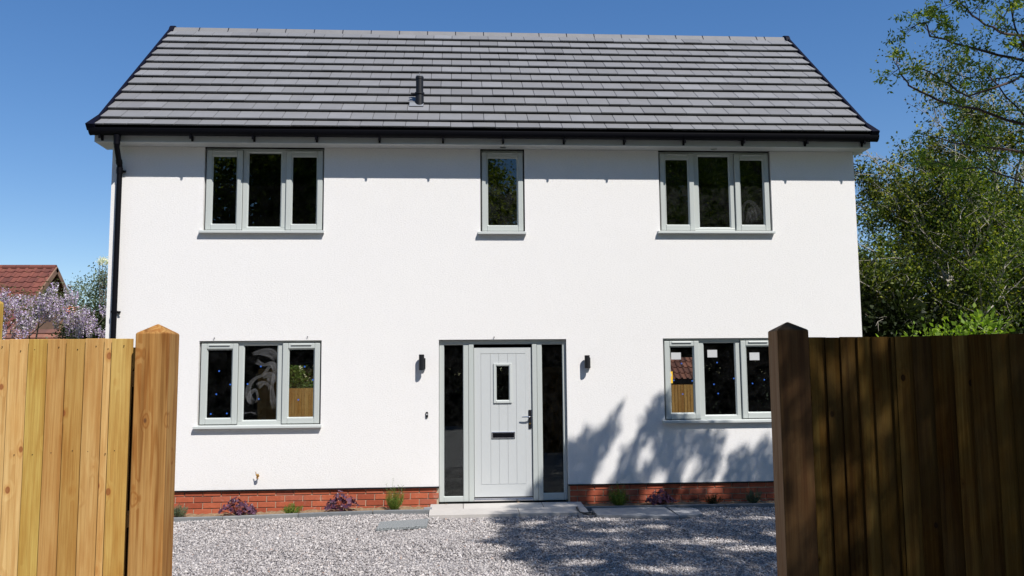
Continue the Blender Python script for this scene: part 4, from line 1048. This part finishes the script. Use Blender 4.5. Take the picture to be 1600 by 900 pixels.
tree('garden_tree', (12.6, 3.0, -.1), (('trunk', woodB), ('crown', crB)), 'mid green tree at the right edge behind the thin one', group=G1, scale=.62, rz=2.6)
tree('garden_tree', (10.6, 7.0, -.1), (('trunk', woodA), ('crown', crA)), 'far olive tree filling the gap low behind the others', group=G1, scale=.70, rz=4.4)
tree('garden_tree', (14.5, 8.5, -.1), (('trunk', woodB), ('crown', crB)), 'far mid green tree beyond the thin one', group=G1, scale=.72, rz=5.2)
# bright shrub peeping over the right fence
def shrub_mesh(seed, w, d, h, n, size, m_, rng, lumps=14, ratio=.6):
    rg = np.random.default_rng(seed); c = np.stack([rg.uniform(-w, w, lumps), rg.uniform(-d, d, lumps), h * (.55 + .4 * rg.random(lumps))], 1)
    i = rg.integers(0, lumps, n); dd = unit(rg.normal(size=(n, 3))); r_ = rg.random((n, 1)) ** .4
    P = c[i] + dd * r_ * np.array([.30, .30, .36]) * (.6 + .8 * rg.random((n, 1)))
    low = rg.random(n) < .35; P[low, 2] = rg.random(low.sum()) * h * .6
    V, F = leaf_arrays(P, size, rg, ratio, .1, dd); me = fast_mesh('foliage', V, F); me.materials.append(m_)
    br = []
    for q in c: br.append(([Vector((q[0] * .3, q[1] * .3, 0)), Vector((q[0] * .7, q[1] * .7, q[2] * .5)), Vector(q)], [.02, .012, .004], 1))
    return me, wood_mesh(br, 'stem', M['bark'])
s1, s1w = shrub_mesh(4, 1.5, .5, 2.45, 9000, .075, M['leaf_bright'], npr)
tree('shrub', (7.9, -.2, -.1), (('foliage', s1), ('stem', s1w)), 'bright lime green shrub top just above the right fence', 'shrub', 'bright shrubs over the right fence')
s2, s2w = shrub_mesh(14, .8, .4, 2.25, 4200, .07, M['leaf_bright'], npr)
tree('shrub', (6.2, 0.4, -.1), (('foliage', s2), ('stem', s2w)), 'smaller yellow green shrub between the bright one and the house', 'shrub', 'bright shrubs over the right fence')
h2, h2w = shrub_mesh(44, 1.0, .5, 3.2, 12000, .09, M['leaf_dark'], npr, 24)
tree('shrub', (6.9, 3.4, -.1), (('foliage', h2), ('stem', h2w)), 'dark evergreen shrub low against the right corner of the house', 'shrub')
hd, hdw = shrub_mesh(24, 5.8, .7, 3.1, 56000, .10, M['leaf_dark'], npr, 60)
tree('hedge', (11.4, 2.4, -.1), (('foliage', hd), ('stem', hdw)), 'dark hedge filling the space below the right hand trees', 'hedge')

# the big tree at the right whose branches reach over the drive and whose crown shades it
def shade_mask(g):
    """ground-plan footprint of the crown along the sun's direction"""
    gx, gy = g[:, 0], g[:, 1]
    bx = np.array([-.4, 0.05, .25, .48, .78, 1.05, 1.27, 1.42, 1.62, 1.66, 1.70, 1.92, 2.2, 2.76, 2.86, 3.04, 3.4, 3.9, 6.5])
    by = np.array([-1.3, -.80, -.35, .15, .60, .66, .88, .60, .42, .92, 1.08, .92, .78, .66, .40, .42, .56, .40, .2])
    top = np.interp(gx, bx, by)
    ly = np.array([-8.2, -7, -6, -4.8, -4.0, -3.7, -3.2, -2.7, -2.2, -1.7, -1.3, -.8, -.3, .2, 1.2]); lx = np.array([1.6, .6, -.1, .2, .45, .40, .16, .20, -.12, .22, .12, 0., .26, .55, .5])
    left = np.interp(gy, ly, lx)
    wig = .10 * np.sin(gy * 9 + 2 * gx) + .06 * np.sin(gy * 23 + 1)
    ok = (gy < top + .04 * np.sin(gx * 21)) & (gx > left + wig * .6) & (gy > -8.4) & (gx < 6.2)
    holes = [(.84, -5.87, .05, .10), (.99, -5.80, .05, .08), (.86, -6.38, .07, .10), (1.18, -6.03, .045, .08), (1.10, -6.25, .04, .06), (1.45, -5.85, .05, .06), (1.42, .30, .13, .30), (2.15, .12, .12, .22), (2.5, .28, .08, .16), (1.85, .45, .09, .14), (2.95, .18, .07, .2), (1.6, -1.05, .55, .13), (2.5, -.75, .35, .08), (3.1, -1.15, .35, .09), (1.35, -1.75, .30, .10), (.55, -1.25, .18, .12),
             (2.1, -2.45, .50, .16), (2.6, -2.9, .42, .14), (.8, -3.3, .22, .12), (1.5, -3.6, .3, .1), (3.0, -2.1, .3, .08), (.35, -.42, .13, .05), (.75, -.38, .2, .04), (1.0, -.22, .16, .05), (-.02, -2.05, .1, .05), (.9, -2.4, .16, .09), (1.9, -1.6, .2, .07), (3.2, -3.2, .4, .12)]
    for (hx, hy, rx, ry) in holes: ok &= ((gx - hx) / rx) ** 2 + ((gy - hy) / ry) ** 2 > 1  # gaps cut in the crown so sun flecks land at set spots
    return ok
def big_tree():
    rg = np.random.default_rng(77); kx, ky = SUN.x / SUN.z, SUN.y / SUN.z
    # leaf clumps set along the sun's rays to cast the wanted shade pattern
    n = 9000; g = np.stack([rg.uniform(-.4, 6.2, n), rg.uniform(-8.3, 1.2, n)], 1)
    g = np.concatenate([g, np.stack([rg.uniform(.2, 4.2, 380), rg.uniform(-.5, 1.15, 380)], 1)])
    g = g[shade_mask(g)]; n = len(g)
    cz = np.clip(7.6 + rg.normal(0, .85, n), 6.0, 10.2)
    far = np.clip((g[:, 0] - 2.2) / 3, 0, 1); cz -= far * rg.random(n) * 3.0
    Cc = np.stack([g[:, 0] + kx * cz, g[:, 1] + ky * cz, cz], 1)
    px, py, zc = to_px(Cc)
    seen = (zc > .1) & (px > -150) & (px < 1700) & (py > -90) & (py < 1000)
    Cc = Cc[~seen]
    m_ = 19; P = np.repeat(Cc, m_, 0) + rg.normal(size=(len(Cc) * m_, 3)) * .085
    px, py, zc = to_px(P); seen = (zc > .1) & (px > -40) & (px < 1640) & (py > -30) & (py < 1000)
    P = P[~seen]
    # drop leaves that would shade ground outside the wanted pattern
    G = np.stack([P[:, 0] - kx * P[:, 2], P[:, 1] - ky * P[:, 2]], 1); P = P[shade_mask(G)]
    # spare upper crown sprays away from the drive view
    V, F = leaf_arrays(P, .085, rg, .42, .2)
    cr = fast_mesh('crown', V, F); cr.materials.append(M['leaf_pinnate'])
    e = empty('overhanging_tree', (8.6, -7.6, 0), 'large tree with airy pinnate leaves whose branches hang in at the top right', 'tree')
    o = link('crown', cr, M['leaf_pinnate']); in_local(o, e)
    # trunk and limbs to clump centres
    mb = MB(); base = Vector((8.6, -7.6, -.1)); fork = Vector((8.2, -7.4, 3.2))
    mb.tube([base, Vector((8.5, -7.6, 1.6)), fork], [.26, .22, .19], 12)
    K = Cc[rg.choice(len(Cc), 46, replace=False)]
    hubs = [Vector((7.0, -8.5, 5.2)), Vector((6.6, -6.2, 5.4)), Vector((5.4, -9.8, 6.6)), Vector((7.9, -5.2, 5.2)), Vector((6.0, -7.6, 7.0)), Vector((8.5, -9.5, 5.5))]
    for h in hubs: mb.tube([fork, fork.lerp(h, .5) + Vector((0, 0, .35)), h], [.13, .09, .06], 8)
    for q in K:
        q = Vector(q); h = min(hubs, key=lambda t: (t - q).length); mid = h.lerp(q, .5) + Vector(rg.normal(size=3) * .15)
        mb.tube([h, mid, q], [.04, .025, .008], 5)
    in_local(mb.build('trunk', M['bark'], None), e)
    return e
bt = big_tree()
# branches of the same tree reaching into view, with compound leaves on their twigs
def limbs_in_view():
    rg = random.Random(12); nr = np.random.default_rng(12); mb = MB(); LP = []; LD = []
    Y0 = -4.4
    mains = [([(1690, 215), (1596, 192), (1530, 171), (1464, 156), (1422, 135), (1407, 114), (1402, 93)], -4.2, .018),
             ([(1690, 140), (1596, 120), (1548, 141), (1512, 150), (1470, 122), (1440, 108)], -4.9, .014),
             ([(1690, 110), (1599, 95), (1542, 80), (1488, 66), (1455, 54), (1447, 36), (1430, 40)], -4.5, .016),
             ([(1690, 70), (1600, 57), (1560, 48), (1530, 33), (1500, 6), (1490, -20)], -5.2, .014),
             ([(1690, 20), (1620, 10), (1570, -15), (1530, -40)], -5.2, .014),
             ([(1690, 265), (1600, 240), (1540, 230), (1490, 224), (1450, 212)], -3.6, .016),
             ([(1690, 170), (1640, 130), (1600, 75), (1580, 30), (1575, -20)], -4.7, .015),
             ([(1690, 235), (1620, 200), (1570, 150), (1540, 110), (1520, 95)], -4.0, .012),
             ([(1690, 300), (1600, 285), (1540, 262), (1490, 262), (1450, 250)], -3.2, .012),
             ([(1680, 95), (1610, 110), (1570, 120), (1530, 128), (1500, 118)], -4.6, .010)]
    def twig(p, d, L, r, lv):
        n = 4; pts = [p.copy()]; q = p.copy(); dd = d.copy()
        for i in range(n):
            dd = (dd + Vector((rg.uniform(-1, 1), rg.uniform(-1, 1), rg.uniform(-.7, 1))) * .28).normalized(); q = q + dd * L / n; pts.append(q.copy())
            if lv >= 1 or i > 1:
                for _ in range(rg.choice((0, 1, 1, 2))):   # compound leaf: rachis with leaflets
                    ld = (dd + Vector((rg.uniform(-1, 1), rg.uniform(-1, 1), rg.uniform(-1.1, .5))) * .9).normalized(); Lr = rg.uniform(.06, .13)
                    sd_ = ld.orthogonal().normalized(); sd_ = (Matrix.Rotation(rg.uniform(0, 6.28), 3, ld) @ sd_)
                    for kk in range(1, 5):
                        for sg in (1, -1): LP.append(q + ld * (Lr * kk / 4)); LD.append((ld * .6 + sd_ * sg).normalized())
        mb.tube(pts, [r * (1 - .2 * k_) for k_ in range(n + 1)], 5, caps=False)
        if lv < 1:
            for j in range(3):
                nd = (dd + Vector((rg.uniform(-1, 1), rg.uniform(-1, 1), rg.uniform(-.6, 1))) * .9).normalized(); twig(pts[1 + j], nd, L * .6, r * .55, lv + 1)
    for path, Y, r in mains:
        pts = [at(px, py, Y + .25 * math.sin(i * 1.7 + Y)) for i, (px, py) in enumerate(path)]
        # continue back to the tree so the limb is really attached
        hub = Vector((8.3, -5.4, 5.0))
        full = [hub.lerp(pts[0], .5) + Vector((0, 0, .3))] + pts
        dense = []
        for a, b in zip(full[:-1], full[1:]):
            for k_ in range(3): dense.append(a.lerp(b, k_ / 3) + Vector((rg.uniform(-1, 1), rg.uniform(-1, 1), rg.uniform(-1, 1))) * .012)
        dense.append(full[-1]); nD = len(dense)
        mb.tube([hub] + dense, [.05] + [r * .85 * (1 - .85 * k_ / nD) + .0015 for k_ in range(nD)], 6, caps=False)
        for i in range(3, nD - 1):
            for _ in range(rg.choice((0, 0, 1, 1))):
                dd = (dense[i + 1] - dense[i]).normalized(); nd = (dd * .7 + Vector((rg.uniform(-1, 1), rg.uniform(-1, 1), rg.uniform(-.5, 1)))).normalized()
                twig(dense[i], nd, rg.uniform(.12, .30), .0038, 0)
        for _ in range(3): twig(dense[-1], (dense[-1] - dense[-2]).normalized(), .15, .003, 1)
    mb.tube([(8.2, -7.4, 3.2), (8.4, -6.4, 4.3), (8.3, -5.4, 5.0)], [.12, .09, .06], 8)
    in_local(mb.build('limb', M['barkdark'], None), bt)
    V, F = leaf_arrays(np.array(LP), .034, nr, .42, .1, np.array(LD))
    o = link('leaf_spray', fast_mesh('leaf_spray', V, F), M['leaf_pinnate']); in_local(o, bt)
limbs_in_view()

# trees across the road behind the camera (they show as dark reflections in the panes)
bE, eE = grow(91, 9.5, .22, 12, .5, 3, .15, .4, 6, .2)
woodE = wood_mesh(bE, 'trunk', M['bark'], 2)
M['leaf_road'] = m_leaf('roadside_leaf', [(0, (.03, .06, .008)), (.5, (.12, .15, .02)), (1, (.28, .30, .05))], .5)
crE = crown_mesh(eE, 60000, .15, npr, 'crown', M['leaf_road'], .6)
G3 = 'roadside trees behind the viewer'
for i, (x, y, s_, r_, lb) in enumerate(((-6.0, -21, 1.15, 0, 'roadside tree behind the viewer nearest the drive on the left'), (-11.5, -23, 1.3, 1.3, 'roadside tree behind the viewer second to the left'),
        (-17.5, -22, 1.1, 2.1, 'roadside tree behind the viewer furthest left'), (7.5, -24, .9, 3.3, 'roadside tree behind the viewer right of the drive'), (13.5, -25, 1.0, 4.3, 'roadside tree behind the viewer furthest right'), (-1.2, -26, 1.12, 5.0, 'lower roadside tree straight behind the viewer'), (3.2, -26, .72, .7, 'lowest roadside tree behind the viewer'))):
    tree('roadside_tree', (x, y, -.2), (('trunk', woodE), ('crown', crE)), lb, group=G3, scale=s_, rz=r_)
hB, hBw = shrub_mesh(61, 17, .9, 4.6, 110000, .26, M['leaf_dark'], npr, 460)  # unseen hedge made tall and dense so the lower panes reflect dark
tree('hedge', (-1, -19.5, -.2), (('foliage', hB), ('stem', hBw)), 'long dark hedge across the road behind the viewer', 'hedge')

# ---------------------------------------------------------------- left background planting
def wisteria():
    rg = np.random.default_rng(31); e = empty('wisteria', (-8.3, 6.2, 0), 'flowering lilac wisteria hanging over the left fence', 'climber')
    mb = MB(); P = []; D = []; S = []; leafP = []
    outline = [(0, 455), (18, 462), (40, 470), (62, 470), (75, 462), (88, 448), (100, 450), (118, 456), (118, 480), (140, 495), (150, 515), (132, 527), (92, 505), (70, 500), (48, 515), (30, 528), (0, 528)]
    def inside(x, y):
        c = False; n = len(outline)
        for i in range(n):
            (x1, y1), (x2, y2) = outline[i], outline[(i + 1) % n]
            if (y1 > y) != (y2 > y) and x < (x2 - x1) * (y - y1) / (y2 - y1) + x1: c = not c
        return c
    cnt = 0
    while cnt < 250:
        x = rg.uniform(-70, 155); y = rg.uniform(445, 540)
        if x > 0 and not inside(x, y + 6): continue
        if x <= 0 and not (458 < y): continue
        cnt += 1
        top = at(x, y - 4, 6.0 + rg.uniform(-.45, .45)); L = rg.uniform(.16, .32); k_ = int(L * 430)
        t = rg.random(k_); rad = .042 * (1 - t) ** .7 + .008; a = rg.uniform(0, 6.283, k_)
        P.append(np.stack([top.x + rad * np.cos(a), top.y + rad * np.sin(a), top.z - t * L], 1)); D.append(np.stack([np.cos(a), np.sin(a), -.3 + 0 * a], 1))
        mb.tube([top + Vector((0, 0, .05)), top - Vector((0, 0, L))], .002, 3, caps=False)
        for _ in range(9): leafP.append((top.x + rg.normal() * .09, top.y + rg.normal() * .12, top.z + rg.normal() * .06 + .02))
    for (x, y) in ((136, 486), (143, 492), (128, 492), (160, 484), (163, 488), (152, 516), (161, 520), (120, 500), (147, 505), (112, 505), (133, 512), (141, 520), (158, 524)):
        top = at(x, y - 8, 6.1); L = .2; k_ = 90; t = rg.random(k_); rad = .04 * (1 - t) ** .7 + .008; a = rg.uniform(0, 6.283, k_)
        P.append(np.stack([top.x + rad * np.cos(a), top.y + rad * np.sin(a), top.z - t * L], 1)); D.append(np.stack([np.cos(a), np.sin(a), -.3 + 0 * a], 1))
    V, F = leaf_arrays(np.concatenate(P), .028, rg, .8, 0, np.concatenate(D))
    in_local(link('flower_racemes', fast_mesh('flower_racemes', V, F), M['petal']), e)
    V, F = leaf_arrays(np.array(leafP), .055, rg, .4, .3); in_local(link('leaves', fast_mesh('leaves', V, F), M['leaf_wist']), e)
    for i in range(9):
        x0 = -9.8 + i * .33; mb.tube([(x0, 6.2, -.1), (x0 + .1, 6.25, 1.3), (x0 + rg.uniform(-.3, .5), 6.1, 2.5), (x0 + .4, 6.0, 3.0)], [.03, .024, .016, .006], 6)
    in_local(mb.build('stem', M['bark'], None), e)
wisteria()
lt, ltw = shrub_mesh(71, .5, .45, 3.3, 7000, .05, M['leaf_oak'], npr, 26)
rgl = np.random.default_rng(8)
def blob_tree(name, label, cat, loc, pts, n, size, m_, rad, stem_m):
    e = empty(name, loc, label, cat); P = []
    c = np.array([tuple(q) for q in pts]); i = rgl.integers(0, len(c), n); P = c[i] + rgl.normal(size=(n, 3)) * rad
    V, F = leaf_arrays(P, size, rgl, .5, .2); in_local(link('crown', fast_mesh('crown', V, F), m_), e)
    mb = MB(); b0 = Vector(loc)
    for q in pts[::2]: mb.tube([b0, b0.lerp(q, .5) + Vector((.05, 0, .1)), q], [.035, .02, .005], 5, caps=False)
    in_local(mb.build('trunk', stem_m, None), e); return e
P_ = [at(x, y, 8.2 + rgl.uniform(-.5, .5)) for x, y in ((118, 460), (124, 448), (130, 470), (140, 462), (150, 450), (160, 445), (150, 470), (163, 460), (165, 430), (158, 438), (130, 490), (145, 485), (160, 495), (175, 440), (185, 460), (180, 480), (120, 512), (108, 515), (140, 505), (155, 510), (170, 515), (165, 475), (112, 468), (150, 525), (125, 525))]
blob_tree('elder_tree', 'leafy grey green tree between the wisteria and the house corner', 'tree', (-8.6, 8.4, -.2), P_, 5200, .055, M['leaf_grey'], .13, M['bark'])
P_ = [at(x, y, 7.4 + rgl.uniform(-.3, .3)) for x, y in ((112, 508), (120, 515), (130, 520), (140, 524), (150, 508), (158, 515), (165, 505), (168, 522), (105, 522), (145, 495), (160, 490), (135, 505))]
blob_tree('shrub', 'dark leafy shrub low behind the left fence by the house corner', 'shrub', (-8.1, 7.4, -.2), P_, 3600, .06, M['leaf_dark'], .12, M['bark'])
P_ = [at(x, y, 7.7) for x, y in ((156, 408), (161, 405), (166, 407), (170, 410), (160, 411))]
blob_tree('flowering_branch', 'cream white blossom spray touching the left edge of the house', 'blossom', (-8.0, 7.8, -.2), P_, 420, .035, M['petalw'], .035, M['bark'])
# bush behind the rear fence, seen through the downstairs left window
P_ = [at(x, y, 14.5) for x, y in ((455, 580), (460, 588), (466, 596), (456, 600), (472, 600), (462, 578), (450, 590), (446, 600), (468, 590), (492, 606))]
blob_tree('shrub', 'green shrub behind the rear fence seen through the downstairs left window', 'shrub', (-5, 14.5, -.2), P_, 1500, .08, M['leaf_lav'], .11, M['bark'])
rt_, rtw = shrub_mesh(83, 9, .8, 3.6, 40000, .16, M['leaf_dark'], npr, 110)
tree('hedge', (-2.5, 19.0, -.2), (('foliage', rt_), ('stem', rtw)), 'tall dark hedge at the bottom of the rear garden', 'hedge')

# ---------------------------------------------------------------- plants in the bed
def lavender(x, y, h, r, n, m_, label, name='lavender', cat='plant', tips=True, sd_=0):
    rg = np.random.default_rng(int(abs(x) * 1000) + sd_); z0 = gz(x) + .02
    e = empty(name, (x, y, z0), label, cat); P = []; D = []; mb = MB(); TP = []
    for i in range(n):
        a = rg.uniform(0, 6.283); o_ = rg.random() ** .6; hh = h * rg.uniform(.5, 1.15) * (1 - .30 * o_)
        tip = Vector((math.cos(a) * r * o_, math.sin(a) * r * o_ * .7, hh)); b0 = Vector((math.cos(a) * r * o_ * .25, math.sin(a) * r * o_ * .2, 0)); mid = b0.lerp(tip, .5) + Vector((math.cos(a), math.sin(a), 0)) * r * .12
        mb.tube([b0, mid, tip], .0018, 4, caps=False)
        for t in np.linspace(.2, 1, 10):
            q = b0.lerp(mid, t * 2) if t < .5 else mid.lerp(tip, t * 2 - 1)
            for _ in range(2): P.append(tuple(q)); aa = rg.uniform(0, 6.283); D.append((math.cos(aa) * .7, math.sin(aa) * .7, .9))
        if tips and i % 5 == 0:
            t2 = tip + Vector((rg.normal() * .01, 0, h * .35)); mb.tube([tip, t2], .0014, 4, caps=False); TP.append(tuple(t2))
    V, F = leaf_arrays(np.array(P), .024, rg, .16, 0, np.array(D)); o = link('foliage', fast_mesh('foliage', V, F), m_, e)
    mb.build('stem', m_, e)
    if TP:
        T = np.repeat(np.array(TP), 6, 0) + rg.normal(size=(len(TP) * 6, 3)) * .005; V, F = leaf_arrays(T, .012, rg, .6); link('flower_buds', fast_mesh('flower_buds', V, F), M['leaf_grey'], e)
    return e
def heuchera(x, y, h, r, n, label, sd_=0):
    rg = np.random.default_rng(int(abs(x) * 1000) + sd_); z0 = gz(x) + .02; e = empty('heuchera', (x, y, z0), label, 'plant', 'purple leaved plants in the bed')
    mb = MB(); st_ = MB()
    for i in range(n):
        a = rg.uniform(0, 6.283); o_ = rg.random() ** .5; c = Vector((math.cos(a) * r * o_, math.sin(a) * r * o_ * .75, h * (1 - .75 * o_ ** 1.6) * rg.uniform(.55, 1.0) + .015))
        nrm = Vector((math.cos(a) * (.3 + .7 * o_), math.sin(a) * (.3 + .7 * o_) - .25, .8)).normalized(); nrm = (nrm + Vector(rg.normal(size=3) * .25)).normalized()
        u = nrm.orthogonal().normalized(); v = nrm.cross(u); R_ = rg.uniform(.020, .040); k_ = 14; th0 = rg.uniform(0, 6.28)
        vs_ = [c - nrm * R_ * .15]
        for j in range(k_):
            t = th0 + 6.2832 * j / k_; rr_ = R_ * (1.0 if j % 2 else .78) * (.55 if j == 0 else 1); vs_.append(c + (u * math.cos(t) + v * math.sin(t)) * rr_ + nrm * R_ * .22 * (1 if j % 2 else -.6))
        mb.add(vs_, [(0, j + 1, (j + 1) % k_ + 1) for j in range(k_)])
        st_.tube([(0, 0, 0), tuple(c * .6 + Vector((0, 0, .01))), tuple(c - nrm * .005)], .0018, 4, caps=False)
    me = bpy.data.meshes.new('foliage'); me.from_pydata(mb.v, [], mb.f); link('foliage', me, M['leaf_purple'], e); st_.build('stem', M['leaf_purple'], e); return e
lavender(-3.74, -.16, .15, .11, 60, M['leaf_grey'], 'small grey green bushy plant beside the left post', 'shrublet', tips=False)
heuchera(-3.02, -.20, .22, .23, 66, 'purple leaved plant under the brass pipe stub')
lavender(-2.36, -.20, .12, .14, 60, M['leaf_lav'], 'low bright green feathery plant between the two purple ones', 'low_plant', tips=False)
heuchera(-1.74, -.19, .27, .22, 56, 'purple leaved plant with taller sprigs left of the upright green one')
lavender(-1.11, -.18, .26, .13, 95, M['leaf_lav'], 'upright green lavender with thin flower stalks left of the door')
lavender(1.73, -.17, .23, .14, 100, M['leaf_lav'], 'shaded green lavender right of the doorstep', sd_=3)
heuchera(2.26, -.18, .19, .19, 70, 'shaded dark purple plant right of the door', 4)
lavender(2.92, -.17, .12, .15, 50, M['leaf_dark'], 'low dark straggly plant in the shade under the right window', 'low_plant', tips=False, sd_=6)
lavender(3.45, -.18, .18, .13, 70, M['leaf_grey'], 'small upright shrub nearest the right post', 'shrublet', tips=False, sd_=7)
# fallen leaves on the step
for i, (px, py) in enumerate(((808, 785.5), (697, 786))):
    d = at(px, py, 0) - CAM; q = CAM + d * ((.048 - CAM.z) / d.z); rg = np.random.default_rng(i)
    V, F = leaf_arrays(np.array([(0, 0, 0), (.01, .004, .002)]), .03, rg, .6, 0, np.array([(1, 0, .1), (-.4, .6, .2)])); o = link('fallen_leaf', fast_mesh('fallen_leaf', V, F), M['brass'].copy() if False else M['soil']); o.location = (q.x, -.06, .048)
    tag(o, ('brown leaf on the step under the middle of the door', 'brown leaf on the step at the foot of the left sidelight')[i], 'leaf')
